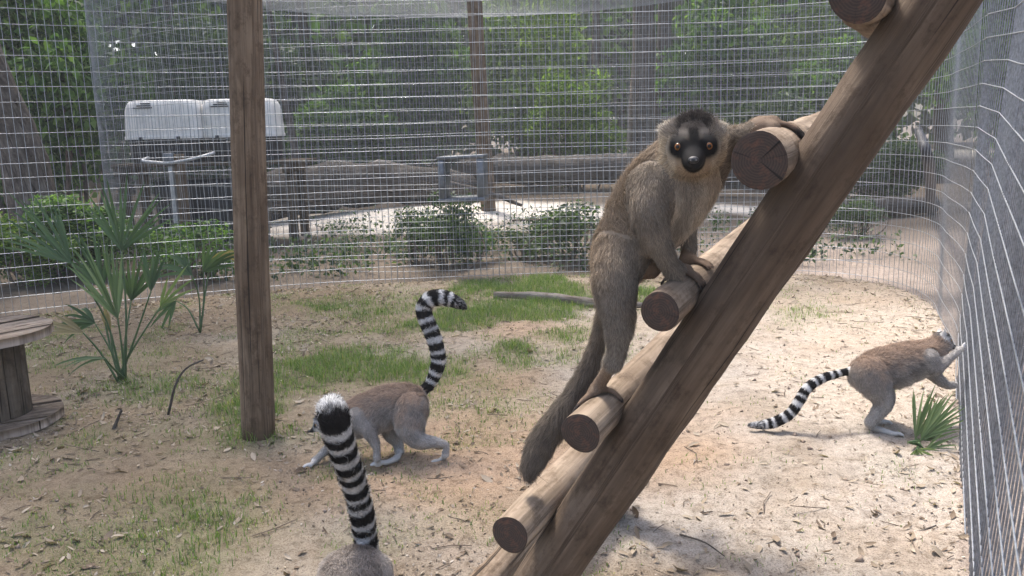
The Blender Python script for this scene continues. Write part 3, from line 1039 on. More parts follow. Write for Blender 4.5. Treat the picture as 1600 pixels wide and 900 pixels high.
sc_ = G(8, 668); scx, scy = sc_[0] - .098, sc_[1] + .06
reel = empty('cable_reel', (scx, scy, 0), 'weathered wooden cable reel used as a table at left edge', 'cable reel')
SH = .415
disc_planks(reel, (scx, scy), .285, .0, .038, 5, .5, M['board'])
disc_planks(reel, (scx, scy), .285, SH - .038, .038, 5, .9, M['board'])
for k in range(12):
    a0, a1 = 2 * np.pi * (k + .04) / 12, 2 * np.pi * (k + .96) / 12
    ro, ri = .165, .145
    ring = np.array([(scx + r_ * math.cos(q), scy + r_ * math.sin(q)) for r_, q in ((ro, a0), (ro, (a0 + a1) / 2), (ro, a1), (ri, a1), (ri, a0))])
    V = np.vstack([np.column_stack([ring, np.full(5, .04)]), np.column_stack([ring, np.full(5, SH - .04)])])
    j = np.arange(5); j2 = (j + 1) % 5
    Qs = np.stack([j, j2, j2 + 5, j + 5], -1)
    uv = np.column_stack([np.tile(np.linspace(0, .09, 5), 2) + k, V[:, 2]])
    mk('stave', V, [Qs], M['stave'], reel, uv=uv)
V, F, uv = tube([(scx - .02, scy - .02, SH + .001), (scx - .02, scy - .02, SH + .006)], .035, 16)
mk('hole_ring', V, F, M['black_plastic'], reel)


# ------------------------------------------------------------------ ladder
RD = nrm(CF + (1456 - 800) / FPX * CR + (450 - 125) / FPX * CU)
ENDS = [P(686, 993, 1.75), P(797, 835, 1.65), P(908, 677, 1.55), P(1031, 487, 1.45), P(1186, 250, 1.35), P(1342, -12, 1.25), P(1520, -330, 1.15)]
RR = [.0365, .0375, .0368, .0345, .0465, .044, .043]
SV = nrm(ENDS[5] - ENDS[1])
NV = np.cross(SV, RD); NV = nrm(NV)
if NV[2] > 0: NV = -NV
ladder = empty('log_ladder', (G(830, 930)[0], G(830, 930)[1], 0), 'log ladder of dark poles with pale rungs leaning up to the right', 'ladder')


def rail(t_, e_, r_, zb, zt_, seed, mat='rail'):
    a_ = ENDS[2] + t_ * RD + NV * e_
    p0 = a_ + SV * ((zb - a_[2]) / SV[2]); p1 = a_ + SV * ((zt_ - a_[2]) / SV[2])
    m_ = 40
    u_ = np.linspace(0, 1, m_)[:, None]
    pts = p0 + (p1 - p0) * u_ + (.006 * np.sin(u_ * 7 + seed)) * RD
    V, F, uv = tube(pts, np.linspace(r_ * 1.02, r_ * .95, m_), 36, wob=.022, seed=seed)
    return mk('rail', V, F, M[mat], ladder, uv=uv, smooth=True)


rail(.145, .086, .0575, -.03, 2.35, 1)
rail(.95, .086, .0575, -.03, 2.35, 2)
UPR = nrm(np.array([0, 0, 1.]) - RD[2] * RD)
SIDE = np.cross(RD, UPR)
if SIDE @ CR < 0: SIDE = -SIDE


def rungpt(i, t_, phi, ex=0.0):
    a_ = math.radians(phi)
    return ENDS[i] + t_ * RD + (RR[i] + ex) * (math.cos(a_) * UPR + math.sin(a_) * SIDE)


for i, e_ in enumerate(ENDS):
    m_ = 20
    u_ = np.linspace(0, 1, m_)[:, None]
    pts = e_ + RD * u_ * 1.12
    V, F, uv = tube(pts, RR[i] * (1 + .02 * np.sin(u_[:, 0] * 6 + i)), 26, cap=False, wob=.022, seed=40 + i)
    rg_ = mk('rung', V, F, M['pole'], ladder, uv=uv, smooth=True)
    # sawn ends, slightly dished and ragged
    for q, (ring, sgn) in enumerate(((V[:26], -1), (V[-26:], 1))):
        cen = ring.mean(0)
        rg2 = np.random.default_rng(i * 7 + q)
        rows = [ring + RD * sgn * .0005]
        for f_ in (.9, .6, .3): rows.append(cen + (ring - cen) * f_ + RD * sgn * (.002 + rg2.normal(size=(26, 1)) * .0007))
        W = np.vstack(rows + [[cen + RD * sgn * .0025]])
        uvc = np.stack([(W - cen) @ UPR, (W - cen) @ SIDE], -1)
        j = np.arange(26); j2 = (j + 1) % 26
        Qs = np.concatenate([np.stack([k * 26 + j, k * 26 + j2, k * 26 + 26 + j2, k * 26 + 26 + j], -1) for k in range(3)])
        T = np.stack([np.full(26, 104), 78 + j, 78 + j2], -1)
        o = mk('cut_end', W, [Qs, T], M['cut'], rg_, uv=uvc)


# ------------------------------------------------------------------ animals
class Chain:
    def __init__(s, name, rows, n=None, fur=.012, sm=True):
        """rows: x y z r"""
        rows = np.asarray(rows, float)
        if n is None: n = max(2, (len(rows) - 1) * 4 + 1)
        rw = catmull(rows, n) if sm and len(rows) > 2 else np.stack([rows[0] + (rows[-1] - rows[0]) * u for u in np.linspace(0, 1, n)])
        s.p, s.r = rw[:, :3], np.maximum(rw[:, 3], .0015)
        s.name, s.fur = name, fur
        s.L = np.concatenate([[0], np.cumsum(np.linalg.norm(np.diff(s.p, axis=0), axis=1))])

    def dist(s, q, info=False):
        best = np.full(len(q), 1e9); bi = np.zeros(len(q), int); bh = np.zeros(len(q))
        for i in range(len(s.p) - 1):
            a_, b_ = s.p[i], s.p[i + 1]
            ab = b_ - a_
            h = np.clip((q - a_) @ ab / (ab @ ab + 1e-12), 0, 1)
            d = np.linalg.norm(q - (a_ + h[:, None] * ab), axis=1) - (s.r[i] + h * (s.r[i + 1] - s.r[i]))
            m_ = d < best
            best[m_] = d[m_]; bi[m_] = i; bh[m_] = h[m_]
        if not info: return best
        t_ = nrm(np.diff(s.p, axis=0))
        sl = s.L[bi] + bh * (s.L[bi + 1] - s.L[bi])
        ax = s.p[bi] + bh[:, None] * (s.p[bi + 1] - s.p[bi])
        return best, sl, t_[bi], ax


def surface_nets(F, o, h):
    sg = F < 0
    nx, ny, nz = F.shape
    cnt = np.zeros((nx - 1, ny - 1, nz - 1)); acc_ = np.zeros((nx - 1, ny - 1, nz - 1, 3))
    g_ = np.stack(np.meshgrid(*[np.arange(n - 1) for n in F.shape], indexing='ij'), -1)
    for ax in range(3):
        for da in (0, 1):
            for db in (0, 1):
                ot = [k for k in range(3) if k != ax]
                s0 = [slice(0, n - 1) for n in F.shape]
                s0[ot[0]] = slice(da, F.shape[ot[0]] - 1 + da); s0[ot[1]] = slice(db, F.shape[ot[1]] - 1 + db)
                s1 = list(s0); s1[ax] = slice(1, F.shape[ax])
                a_, b_ = F[tuple(s0)], F[tuple(s1)]
                cr = (a_ < 0) != (b_ < 0)
                t_ = np.where(cr, a_ / np.where(cr, a_ - b_, 1), 0)
                cnt += cr
                off = np.zeros(3); off[ot[0]] = da; off[ot[1]] = db
                for k in range(3):
                    acc_[..., k] += cr * (off[k] + (t_ if k == ax else 0))
    act = cnt > 0
    idx = -np.ones(act.shape, int)
    idx[act] = np.arange(act.sum())
    V = (g_[act] + acc_[act] / cnt[act][:, None]) * h + o
    Qs = []
    for ax in range(3):
        ot = [(ax + 1) % 3, (ax + 2) % 3]
        s0 = [slice(1, n - 1) for n in F.shape]; s0[ax] = slice(0, F.shape[ax] - 1)
        s1 = list(s0); s1[ax] = slice(1, F.shape[ax])
        a_, b_ = sg[tuple(s0)], sg[tuple(s1)]
        for flip, m_ in ((False, a_ & ~b_), (True, ~a_ & b_)):
            w = np.argwhere(m_)
            if not len(w): continue
            base = w.copy()
            for k in ot: base[:, k] += 1
            def cell(d0, d1):
                q = base.copy(); q[:, ot[0]] -= d0; q[:, ot[1]] -= d1
                return idx[q[:, 0], q[:, 1], q[:, 2]]
            qd = np.stack([cell(1, 1), cell(0, 1), cell(0, 0), cell(1, 0)], -1)
            Qs.append(qd[:, ::-1] if flip else qd)
    Qs = np.concatenate(Qs)
    return V, Qs[(Qs >= 0).all(1)]


def vnormals(V, Q_):
    n = np.cross(V[Q_[:, 2]] - V[Q_[:, 0]], V[Q_[:, 3]] - V[Q_[:, 1]])
    out_ = np.zeros_like(V)
    for k in range(4): np.add.at(out_, Q_[:, k], n)
    return nrm(out_)


def smooth_mesh(V, Q_, it, lam=.5):
    E_ = np.concatenate([Q_[:, [0, 1]], Q_[:, [1, 2]], Q_[:, [2, 3]], Q_[:, [3, 0]]])
    E_ = np.concatenate([E_, E_[:, ::-1]])
    deg = np.bincount(E_[:, 0], minlength=len(V)).astype(float)
    for _ in range(it):
        s_ = np.stack([np.bincount(E_[:, 0], V[E_[:, 1], k], len(V)) for k in range(3)], -1)
        V = V + lam * (s_ / np.maximum(deg, 1)[:, None] - V)
    return V


def animal(name, base, label, chains, colf, res, k, n_fur, fw, seed, lean=.45, smooth=3, group=None):
    """body grown over chains as one skin, then combed fur; colf(points, normals, chain names, arc) -> rgb, length factor"""
    t = empty(name, base, label, 'lemur', group)
    lo = np.min([np.min(c_.p - c_.r[:, None], axis=0) for c_ in chains], axis=0) - .02
    hi = np.max([np.max(c_.p + c_.r[:, None], axis=0) for c_ in chains], axis=0) + .02
    dim = np.ceil((hi - lo) / res).astype(int) + 1
    F = np.full(dim, .05)
    for c_ in chains:
        a0 = np.clip(((c_.p - c_.r[:, None]).min(0) - .04 - lo) / res, 0, dim - 1).astype(int)
        a1 = np.clip(((c_.p + c_.r[:, None]).max(0) + .04 - lo) / res + 2, 1, dim).astype(int)
        sl = tuple(slice(x, y) for x, y in zip(a0, a1))
        g_ = np.stack(np.meshgrid(*[np.arange(x, y) for x, y in zip(a0, a1)], indexing='ij'), -1).reshape(-1, 3) * res + lo
        d = np.minimum(c_.dist(g_), .05).reshape([y - x for x, y in zip(a0, a1)])
        f = F[sl]
        kk = getattr(c_, 'k', k)
        h = np.maximum(kk - np.abs(f - d), 0) / kk
        F[sl] = np.minimum(f, d) - h * h * kk * .25
    V, Q_ = surface_nets(F, lo, res)
    V = smooth_mesh(V, Q_, smooth)

    def info(p):
        bd = np.full(len(p), 1e9); ci = np.zeros(len(p), int); sl_ = np.zeros(len(p)); tg = np.zeros((len(p), 3)); ax = np.zeros((len(p), 3))
        for i, c_ in enumerate(chains):
            d, s_, tt, aa = c_.dist(p, True)
            m_ = d < bd
            bd[m_] = d[m_]; ci[m_] = i; sl_[m_] = s_[m_]; tg[m_] = tt[m_]; ax[m_] = aa[m_]
        return ci, sl_, tg, ax
    Nn = vnormals(V, Q_)
    ci, sl_, tg, ax = info(V)
    names = np.array([c_.name for c_ in chains])
    c0, lf = colf(V, Nn, names[ci], sl_)
    mk('body', V, Q_, M['skin'], t, col=np.clip(c0 * .8, 0, 1), smooth=True)
    # fur
    rg = np.random.default_rng(seed)
    T = np.concatenate([Q_[:, [0, 1, 2]], Q_[:, [0, 2, 3]]])
    ar = np.linalg.norm(np.cross(V[T[:, 1]] - V[T[:, 0]], V[T[:, 2]] - V[T[:, 0]]), axis=1)
    furl = np.array([c_.fur for c_ in chains])[ci] * lf
    wgt = ar * (furl[T[:, 0]] > .0012)
    pick = rg.choice(len(T), n_fur, p=wgt / wgt.sum())
    b_ = rg.random((n_fur, 2)); sw = b_.sum(1) > 1; b_[sw] = 1 - b_[sw]
    w_ = np.column_stack([1 - b_.sum(1), b_])
    tri = T[pick]
    p = np.einsum('nk,nkd->nd', w_, V[tri]); n_ = nrm(np.einsum('nk,nkd->nd', w_, Nn[tri]))
    ci, sl_, tg, ax = info(p)
    cc, lf = colf(p + n_ * .003, n_, names[ci], sl_)
    L_ = np.array([c_.fur for c_ in chains])[ci] * lf * rg.uniform(.65, 1.25, n_fur)
    comb = tg * 1.0 + np.array([0, 0, -.35])
    for q, c_ in enumerate(chains):
        if hasattr(c_, 'comb_from'):
            m_ = ci == q
            comb[m_] = nrm(p[m_] - c_.comb_from)
    cl_ = np.stack([vn(p[:, 0] * 60 + 7 * q, p[:, 2] * 60 + p[:, 1] * 40, 1, 70 + q) for q in range(3)], -1)
    comb = comb + cl_ * .55 + rg.normal(size=(n_fur, 3)) * .30
    L_ = L_ * (1 + .35 * cl_[:, 0]) * np.where(rg.random(n_fur) < .10, 1.55, 1.0)
    comb = nrm(comb - np.einsum('nd,nd->n', comb, n_)[:, None] * n_)
    lv = np.where(names[ci] == 'tail', lean * .72, lean)[:, None]
    dr = nrm(comb * (1 - lv) + n_ * lv)
    sd = nrm(np.cross(n_, dr) + rg.normal(size=(n_fur, 3)) * .25)
    wd = fw * rg.uniform(.6, 1.3, n_fur)[:, None]
    r0 = p - n_ * .0015
    r1 = r0 + dr * L_[:, None] * .55 + n_ * L_[:, None] * .04
    r2 = r0 + nrm(dr + comb * .3 + [0, 0, -.12]) * L_[:, None]
    FV = np.stack([r0 - sd * wd, r0 + sd * wd, r1 + sd * wd * .7, r1 - sd * wd * .7, r2], 1).reshape(-1, 3)
    i5 = np.arange(n_fur) * 5
    FQ = np.stack([i5, i5 + 1, i5 + 2, i5 + 3], -1); FT = np.stack([i5 + 3, i5 + 2, i5 + 4], -1)
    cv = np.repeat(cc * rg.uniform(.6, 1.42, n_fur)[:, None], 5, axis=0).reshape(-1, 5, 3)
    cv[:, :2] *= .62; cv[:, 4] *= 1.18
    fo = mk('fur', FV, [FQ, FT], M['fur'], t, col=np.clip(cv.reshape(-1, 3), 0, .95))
    tag(fo, kind='stuff')
    return t


def ball(name, c_, r, fwd, parent, mat, colf=None, sq=(1, 1, 1), n=20):
    """small sphere facing fwd; colf(angle from fwd) -> rgb"""
    fwd = nrm(fwd); sx = nrm(np.cross(fwd, [0, 0, 1])); sy = np.cross(sx, fwd)
    V = []
    for i in range(n + 1):
        th = math.pi * i / n
        for j in range(n):
            ph = 2 * math.pi * j / n
            V.append(np.asarray(c_) + r * (math.cos(th) * sq[2] * fwd + math.sin(th) * (math.cos(ph) * sq[0] * sx + math.sin(ph) * sq[1] * sy)))
    V = np.array(V)
    i, j = np.meshgrid(np.arange(n), np.arange(n), indexing='ij'); j2 = (j + 1) % n
    Qd = np.stack([i * n + j, i * n + j2, (i + 1) * n + j2, (i + 1) * n + j], -1).reshape(-1, 4)
    th = np.repeat(np.degrees(np.pi * np.arange(n + 1) / n), n)
    return mk(name, V, Qd[:, ::-1], mat, parent, col=np.array([colf(x) for x in th]) if colf else None, smooth=True)


def gloss_mat(name, attr=True, c_=(.01, .01, .01), rough=.08):
    m, nt, b, o = mat_new(name)
    if attr:
        a_ = nt.nodes.new('ShaderNodeAttribute'); a_.attribute_name = 'Col'
        nt.links.new(a_.outputs['Color'], b.inputs['Base Color'])
    else:
        tc = nt.nodes.new('ShaderNodeTexCoord').outputs['Object']
        n = noise(nt, tc, 400, 3)
        nt.links.new(ramp(nt, n, [(.3, tuple(x * .6 for x in c_)), (.7, c_)]), b.inputs['Base Color'])
        bump(nt, b, n, .5, .001)
    b.inputs['Roughness'].default_value = rough
    b.inputs['Coat Weight'].default_value = .6
    b.inputs['Coat Roughness'].default_value = .05
    return m


M['eye'] = gloss_mat('eye', rough=.2)
M['eye'].node_tree.nodes['Principled BSDF'].inputs['Coat Weight'].default_value = .12
M['eye'].node_tree.nodes['Principled BSDF'].inputs['Specular IOR Level'].default_value = .3
M['nose'] = gloss_mat('nose_skin', False, (.022, .022, .025), .55)
M['nose'].node_tree.nodes['Principled BSDF'].inputs['Coat Weight'].default_value = .08


def smoothstep(a, b, x):
    t_ = np.clip((x - a) / (b - a), 0, 1)
    return t_ * t_ * (3 - 2 * t_)


def mixv(a, b, w):
    return a * (1 - w[:, None]) + np.asarray(b) * w[:, None]


def px_chain(name, rows, fur=.012, shrink=4.0, n=None):
    out_ = []
    for (x, y, d, r) in rows:
        q = P(x, y, d)
        out_.append((*q, max(.002, (r - shrink) * d / FPX)))
    return Chain(name, out_, n, fur)


# ---- brown lemur on the ladder
HC = P(1083, 229, 1.475)
HF = nrm(CC + np.array([0.02, 0, -.06]) - HC); HRt = nrm(np.cross(HF, CU)) * -1
HRt = nrm(CR - (CR @ HF) * HF); HRt = nrm(HRt + .03 * CU); HUp = nrm(np.cross(HRt, -HF)); HUp = HUp if HUp[2] > 0 else -HUp


def hp_(x, y, z): return HC + x * HRt + y * HUp + z * HF


def hrow(x, y, z, r): return (*hp_(x, y, z), r)


def digits(i, t_, phis, spread, r0, r1, wrist, n_d, ex=.004, drift=0.0):
    """fingers curling round rung i"""
    out_ = []
    for j in range(n_d):
        u_ = (j - (n_d - 1) / 2)
        rows = [(*wrist, r0 * 1.2)]
        ln = 1.0 - .10 * abs(u_ - .3)
        for q, ph in enumerate(phis):
            rows.append((*rungpt(i, t_ + u_ * spread * (.55 + .45 * (q + 1) / len(phis)) + drift * q, phis[0] + (ph - phis[0]) * ln, ex), r0 + (r1 - r0) * q / max(1, len(phis) - 1)))
        c_ = Chain('digit', rows, None, .0035); c_.k = .006
        out_.append(c_)
    return out_


ch = []
ch.append(px_chain('torso', [(952, 470, 1.615, 18), (959, 435, 1.605, 30), (975, 385, 1.595, 42), (999, 335, 1.58, 53), (1032, 292, 1.565, 58), (1060, 262, 1.55, 52), (1078, 243, 1.53, 42)], .016))
ch.append(px_chain('chest', [(1072, 268, 1.535, 44), (1074, 300, 1.535, 44), (1060, 335, 1.56, 37), (1030, 365, 1.59, 32), (1000, 395, 1.6, 30)], .015))
ch.append(px_chain('arm', [(1018, 292, 1.515, 34), (1016, 330, 1.495, 31), (1024, 368, 1.50, 25), (1040, 402, 1.515, 20), (1054, 424, 1.535, 15.5)], .010))
ch.append(px_chain('arm', [(1100, 262, 1.55, 38), (1128, 226, 1.53, 26), (1158, 210, 1.505, 19), (1188, 203, 1.48, 16), (1207, 202, 1.465, 12.5)], .009))
ch.append(px_chain('leg', [(970, 395, 1.575, 40), (961, 430, 1.555, 38), (962, 468, 1.55, 34), (967, 505, 1.555, 28), (965, 540, 1.565, 20), (959, 566, 1.575, 15)], .011))
ch.append(px_chain('leg', [(985, 400, 1.645, 38), (1030, 372, 1.69, 32), (1062, 352, 1.705, 26), (1074, 372, 1.695, 18), (1077, 392, 1.685, 11)], .010))
ch.append(px_chain('tail', [(950, 455, 1.62, 20), (941, 500, 1.655, 19), (929, 550, 1.68, 21), (905, 605, 1.70, 24), (872, 655, 1.71, 28), (845, 697, 1.715, 29.5), (831, 727, 1.715, 24), (825, 743, 1.715, 12)], .020, 9))
ch.append(Chain('skull', [hrow(-.015, .004, -.006, .036), hrow(.015, .004, -.006, .036)], None, .010))
ch.append(Chain('skull', [hrow(0, .002, .01, .034), hrow(0, -.013, .036, .0215), hrow(0, -.021, .056, .0165), hrow(0, -.0235, .066, .0140)], None, .0035))
ch.append(Chain('skull', [hrow(-.028, -.012, .0, .019), hrow(-.012, -.030, .012, .017), hrow(.012, -.030, .012, .017), hrow(.028, -.012, .0, .019)], None, .012))
ch.append(Chain('neck', [hrow(0, -.01, -.02, .034), (*P(1066, 262, 1.54), .040)], None, .016))
ch.append(Chain('skull', [hrow(-.010, .030, -.008, .0215), hrow(0, .036, -.010, .0215), hrow(.010, .030, -.008, .0215)], None, .013))
for c_ in ch:
    if c_.name == 'skull': c_.comb_from = hp_(0, -.02, .06)
    if c_.name in ('leg', 'arm'): c_.k = .045
for sg in (-1, 1):
    ch.append(Chain('ear', [hrow(sg * .040, .022, -.012, .013), hrow(sg * .049, .030, -.016, .006)], None, .010))
# hands and feet: near hand and far foot on one rung, far hand on the rung above, near foot on the rung below
w1 = rungpt(3, .165, -5, .013); ch.append(Chain('hand', [(*P(1054, 424, 1.535), .0125), (*rungpt(3, .150, -18, .016), .011), (*rungpt(3, .158, 10, .009), .0105)], None, .004))
ch += digits(3, .160, (15, 45, 75, 100), .0115, .0048, .0034, rungpt(3, .158, 5, .006), 4)
ch += digits(3, .128, (-15, -40, -62), .0, .0046, .0036, rungpt(3, .150, -8, .006), 1)
ch.append(Chain('hand', [(*P(1207, 202, 1.465), .0105), (*rungpt(4, .150, -28, .012), .0105), (*rungpt(4, .165, -5, .008), .0105)], None, .004))
ch += digits(4, .170, (0, 28, 56, 80), .0115, .0048, .0036, rungpt(4, .166, -10, .006), 4, drift=.006)
ch += digits(4, .135, (-20, -45, -65), .0, .0046, .0036, rungpt(4, .155, -18, .006), 1)
ch.append(Chain('foot', [(*P(959, 566, 1.575), .0115), (*rungpt(2, .118, -6, .020), .0125), (*rungpt(2, .112, -20, .009), .0115)], None, .005))
ch += digits(2, .105, (-32, -52, -74, -92), .0125, .0052, .0042, rungpt(2, .112, -15, .007), 4, .005, drift=-.009)
ch += digits(2, .128, (10, 36, 60), .0, .0062, .0052, rungpt(2, .118, -5, .009), 1, .006)
ch.append(Chain('foot', [(*P(1077, 392, 1.685), .0085), (*rungpt(3, .255, -38, .010), .0105), (*rungpt(3, .255, -10, .007), .0095)], None, .004))
ch += digits(3, .262, (5, 28, 50), .0115, .005, .004, rungpt(3, .256, -12, .007), 4)
ch.append(px_chain('scrotum', [(1010, 398, 1.60, 16), (1016, 418, 1.585, 17), (1018, 424, 1.58, 15)], .004))
_ax_b = np.array([c_.p[len(c_.p) // 2] for c_ in ch])


def brown_col(p, n, names, s):
    q = p - HC
    x, y, z = q @ HRt, q @ HUp, q @ HF
    base = np.tile(np.array([.26, .216, .17]), (len(p), 1))
    nse = vn(p[:, 0] * 40, p[:, 2] * 40 + p[:, 1] * 30, 1, 5)
    base = base * (1 + .18 * nse)[:, None]
    lf = np.ones(len(p))
    back = np.clip(n @ nrm(-.7 * CR + .5 * CU), 0, 1)
    base = mixv(base, (.29, .21, .14), back * .45 * np.where(names == 'torso', 1.0, np.where(names == 'leg', smoothstep(.12, .02, s), 0.)))
    chestm = np.isin(names, ['chest', 'torso', 'neck']) * smoothstep(-.05, .55, n @ nrm(.95 * CR - .2 * CU))
    base = mixv(base, (.58, .49, .385), chestm)
    base = mixv(base, (.25, .22, .185), (names == 'leg') * smoothstep(.05, .14, s) * .8)
    base = mixv(base, (.165, .138, .112), (names == 'tail') * smoothstep(.05, .2, s))
    base = mixv(base, (.25, .17, .115), (names == 'scrotum') * 1.0)
    hand = (names == 'hand') | (names == 'foot')
    base = mixv(base, (.23, .17, .125), hand * 1.0)
    dg = names == 'digit'
    base = mixv(base, (.19, .135, .098), dg * 1.0)
    base = mixv(base, (.04, .034, .032), dg * smoothstep(.040, .052, s))
    head = np.isin(names, ['skull', 'ear']) | ((names == 'neck') & (y > -.03))
    ax_ = np.abs(x)
    hc = np.tile(np.array([.46, .385, .29]), (len(p), 1))                               # cream ruff
    hc = mixv(hc, (.33, .255, .18), smoothstep(.034, .026, ax_) * smoothstep(.01, .02, z))      # tan cheeks beside the mask
    hc = mixv(hc, (.25, .215, .18), smoothstep(.012, .026, y))                               # grey brown above
    hc = mixv(hc, (.50, .45, .38), (names == 'ear') * 1.0)                               # grey sides above
    face = np.clip(np.exp(-(np.abs(ax_ - .0225) / .0185) ** 2.6 - (np.abs(y + .002 - .1 * ax_) / .0175) ** 2.6) * 2.2, 0, 1) * smoothstep(.006, .016, z)
    hc = mixv(hc, (.010, .0095, .010), face)
    brow = np.clip(np.exp(-((ax_ - .022) / .014) ** 2 - ((y - .0185 + .25 * (ax_ - .02)) / .006) ** 2) * 1.4, 0, 1) * (z > 0)
    hc = mixv(hc, (.075, .068, .060), brow * .8)
    band = smoothstep(.014, .006, ax_) * (y > -.03) * smoothstep(0.0, .015, z)
    hc = mixv(hc, (.011, .0105, .0105), band)
    crown = smoothstep(.024, .036, y) * smoothstep(.040, .022, ax_)
    hc = mixv(hc, (.045, .038, .034), crown)
    hc = mixv(hc, (.02, .019, .019), smoothstep(1.1, .85, (ax_ / .0205) ** 2 + ((y + .020) / .0245) ** 2) * smoothstep(.018, .032, z))
    base = np.where(head[:, None], hc, base)
    lf = np.where(head & (z > .022) & (y < .02), .40, lf)
    for sg in (-1, 1):
        lf = np.where(head & (np.linalg.norm(q - np.array([sg * .0250, .0015, .0325]) @ np.array([HRt, HUp, HF]), axis=1) < .0135), .02, lf)
    lf = np.where(head & (y > .028), 1.25, lf)
    return base, lf


brown = animal('brown_lemur', ENDS[2] + RD * .12, 'brown lemur with black face and orange eyes standing on the ladder rungs', ch, brown_col, .0042, .022, 150000, .00042, 3, lean=.42)
for sg in (-1, 1):
    ec = hp_(sg * .0250, .0015, .0325)
    fw_ = nrm(HF + HRt * sg * .22)
    ball('eye', ec + HF * .0012, .0074, fw_, brown, M['eye'], lambda a_: (.004, .004, .004) if a_ < 24 else ((.15, .055, .010) if a_ < 52 else ((.04, .018, .008) if a_ < 58 else (.006, .006, .006))), n=32)
ball('nose', hp_(0, -.0190, .0775), .0088, HF, brown, M['nose'], sq=(1.05, .72, .75))
for sg in (-1, 1):
    ball('nostril', hp_(sg * .0042, -.0200, .0832), .0021, HF, brown, M['nose'], n=8)


# ---- ring-tailed lemurs
def ring_col(tail_L, hc_, hf_, hu_, rufous=.7, tip=.9, tu=.90):
    hr_ = np.cross(hf_, hu_)

    def f(p, n, names, s):
        nse = vn(p[:, 0] * 40, p[:, 2] * 40 + p[:, 1] * 30, 1, 5)
        base = np.tile(np.array([.32, .295, .275]), (len(p), 1)) * (1 + .22 * nse)[:, None]
        tor = np.isin(names, ['torso', 'haunch'])
        base = mixv(base, (.31, .205, .14), tor * smoothstep(-.15, .95, n[:, 2] + .25 * nse) * rufous)
        base = mixv(base, (.55, .50, .46), tor * smoothstep(-.15, -.9, n[:, 2]))
        base = mixv(base, (.27, .20, .15), (names == 'leg') * smoothstep(.07, .0, s) * rufous * .6)
        limb = np.isin(names, ['arm', 'leg'])
        base = mixv(base, (.43, .41, .39), limb * smoothstep(.06, .20, s))
        base = mixv(base, (.60, .58, .56), np.isin(names, ['hand', 'foot', 'digit']) * 1.0)
        ti = names == 'tail'
        u_ = (s / tail_L)
        ph = (u_ * 13.5 + .25 + .10 * np.sin(u_ * 37) + .05 * nse) % 1.0
        blk = smoothstep(.32, .38, ph) * smoothstep(1.0, .94, ph) * (u_ < tu) + np.clip(tip + .7 * vn(p[:, 0] * 260, p[:, 1] * 260 + p[:, 2] * 170, 1, 15), .1, 1) * (u_ >= tu)
        tc = mixv(np.tile(np.array([.62, .61, .60]), (len(p), 1)), (.014, .013, .014), np.clip(blk, 0, 1))
        tc = mixv(tc, (.23, .20, .18), smoothstep(.05, .03, u_))
        base = np.where(ti[:, None], tc, base)
        hd = np.isin(names, ['skull', 'muzzle', 'ear'])
        q = p - hc_
        x, y, z = q @ hr_, q @ hu_, q @ hf_
        hcq = np.tile(np.array([.62, .61, .60]), (len(p), 1))
        hcq = mixv(hcq, (.10, .095, .095), smoothstep(.016, .026, y - .2 * z))
        hcq = mixv(hcq, (.15, .14, .14), smoothstep(-.008, -.02, z))
        eye = np.exp(-(((np.abs(x) - .020) / .011) ** 2 + ((y - .008) / .011) ** 2)) * (z > .008)
        hcq = mixv(hcq, (.012, .012, .012), np.clip(eye * 1.6, 0, 1))
        hcq = mixv(hcq, (.02, .02, .02), (names == 'muzzle') * smoothstep(.036, .044, z))
        hcq = mixv(hcq, (.62, .6, .58), (names == 'ear') * 1.0)
        base = np.where(hd[:, None], hcq, base)
        return base, np.where(names == 'muzzle', .4, np.where(ti, np.where(u_ > .85, .62, .8), 1.0))
    return f


def head_chains(c_, f_, u_):
    f_ = nrm(f_); r_ = nrm(np.cross(f_, u_)); u_ = np.cross(r_, f_)
    o_ = lambda x, y, z: np.asarray(c_) + x * r_ + y * u_ + z * f_
    out_ = [Chain('skull', [(*o_(-.010, .002, -.004), .0305), (*o_(.010, .002, -.004), .0305)], None, .010),
            Chain('muzzle', [(*o_(0, -.002, .014), .022), (*o_(0, -.010, .036), .0125), (*o_(0, -.012, .052), .0085)], None, .003)]
    for sg in (-1, 1):
        e = Chain('ear', [(*o_(sg * .026, .022, -.010), .012), (*o_(sg * .036, .044, -.014), .004)], None, .008)
        e.k = .006
        out_.append(e)
    return out_, o_, f_, u_


def ring_face(t, o_, f_):
    r_ = nrm(o_(1, 0, 0) - o_(0, 0, 0))
    for sg in (-1, 1):
        ball('eye', o_(sg * .0195, .008, .021), .0075, nrm(f_ + r_ * sg * .5), t, M['eye'],
             lambda a_: (.004, .004, .004) if a_ < 22 else ((.42, .20, .03) if a_ < 60 else (.006, .006, .006)), n=16)
    ball('nose', o_(0, -.0095, .0595), .0052, f_, t, M['nose'], n=12)


def toes(c_, dirv, side, n_, ln, r_, spread=.5, drop=0.0):
    out_ = []
    for j in range(n_):
        u_ = (j - (n_ - 1) / 2) / max(1, (n_ - 1) / 2) if n_ > 1 else 0
        dd = nrm(np.asarray(dirv) + np.asarray(side) * u_ * spread)
        e = Chain('digit', [(*c_, r_ * 1.3), (*(np.asarray(c_) + dd * ln * .5 + [0, 0, .003]), r_ * 1.1), (*(np.asarray(c_) + dd * ln * (1 - .12 * abs(u_)) + [0, 0, -drop]), r_ * .8)], None, .002)
        e.k = .006
        out_.append(e)
    return out_


def gpt(px, py, z):
    return G(px, py, z)


def rows_px(name, rows, fur, shrink=2.0):
    return px_chain(name, rows, fur, shrink)


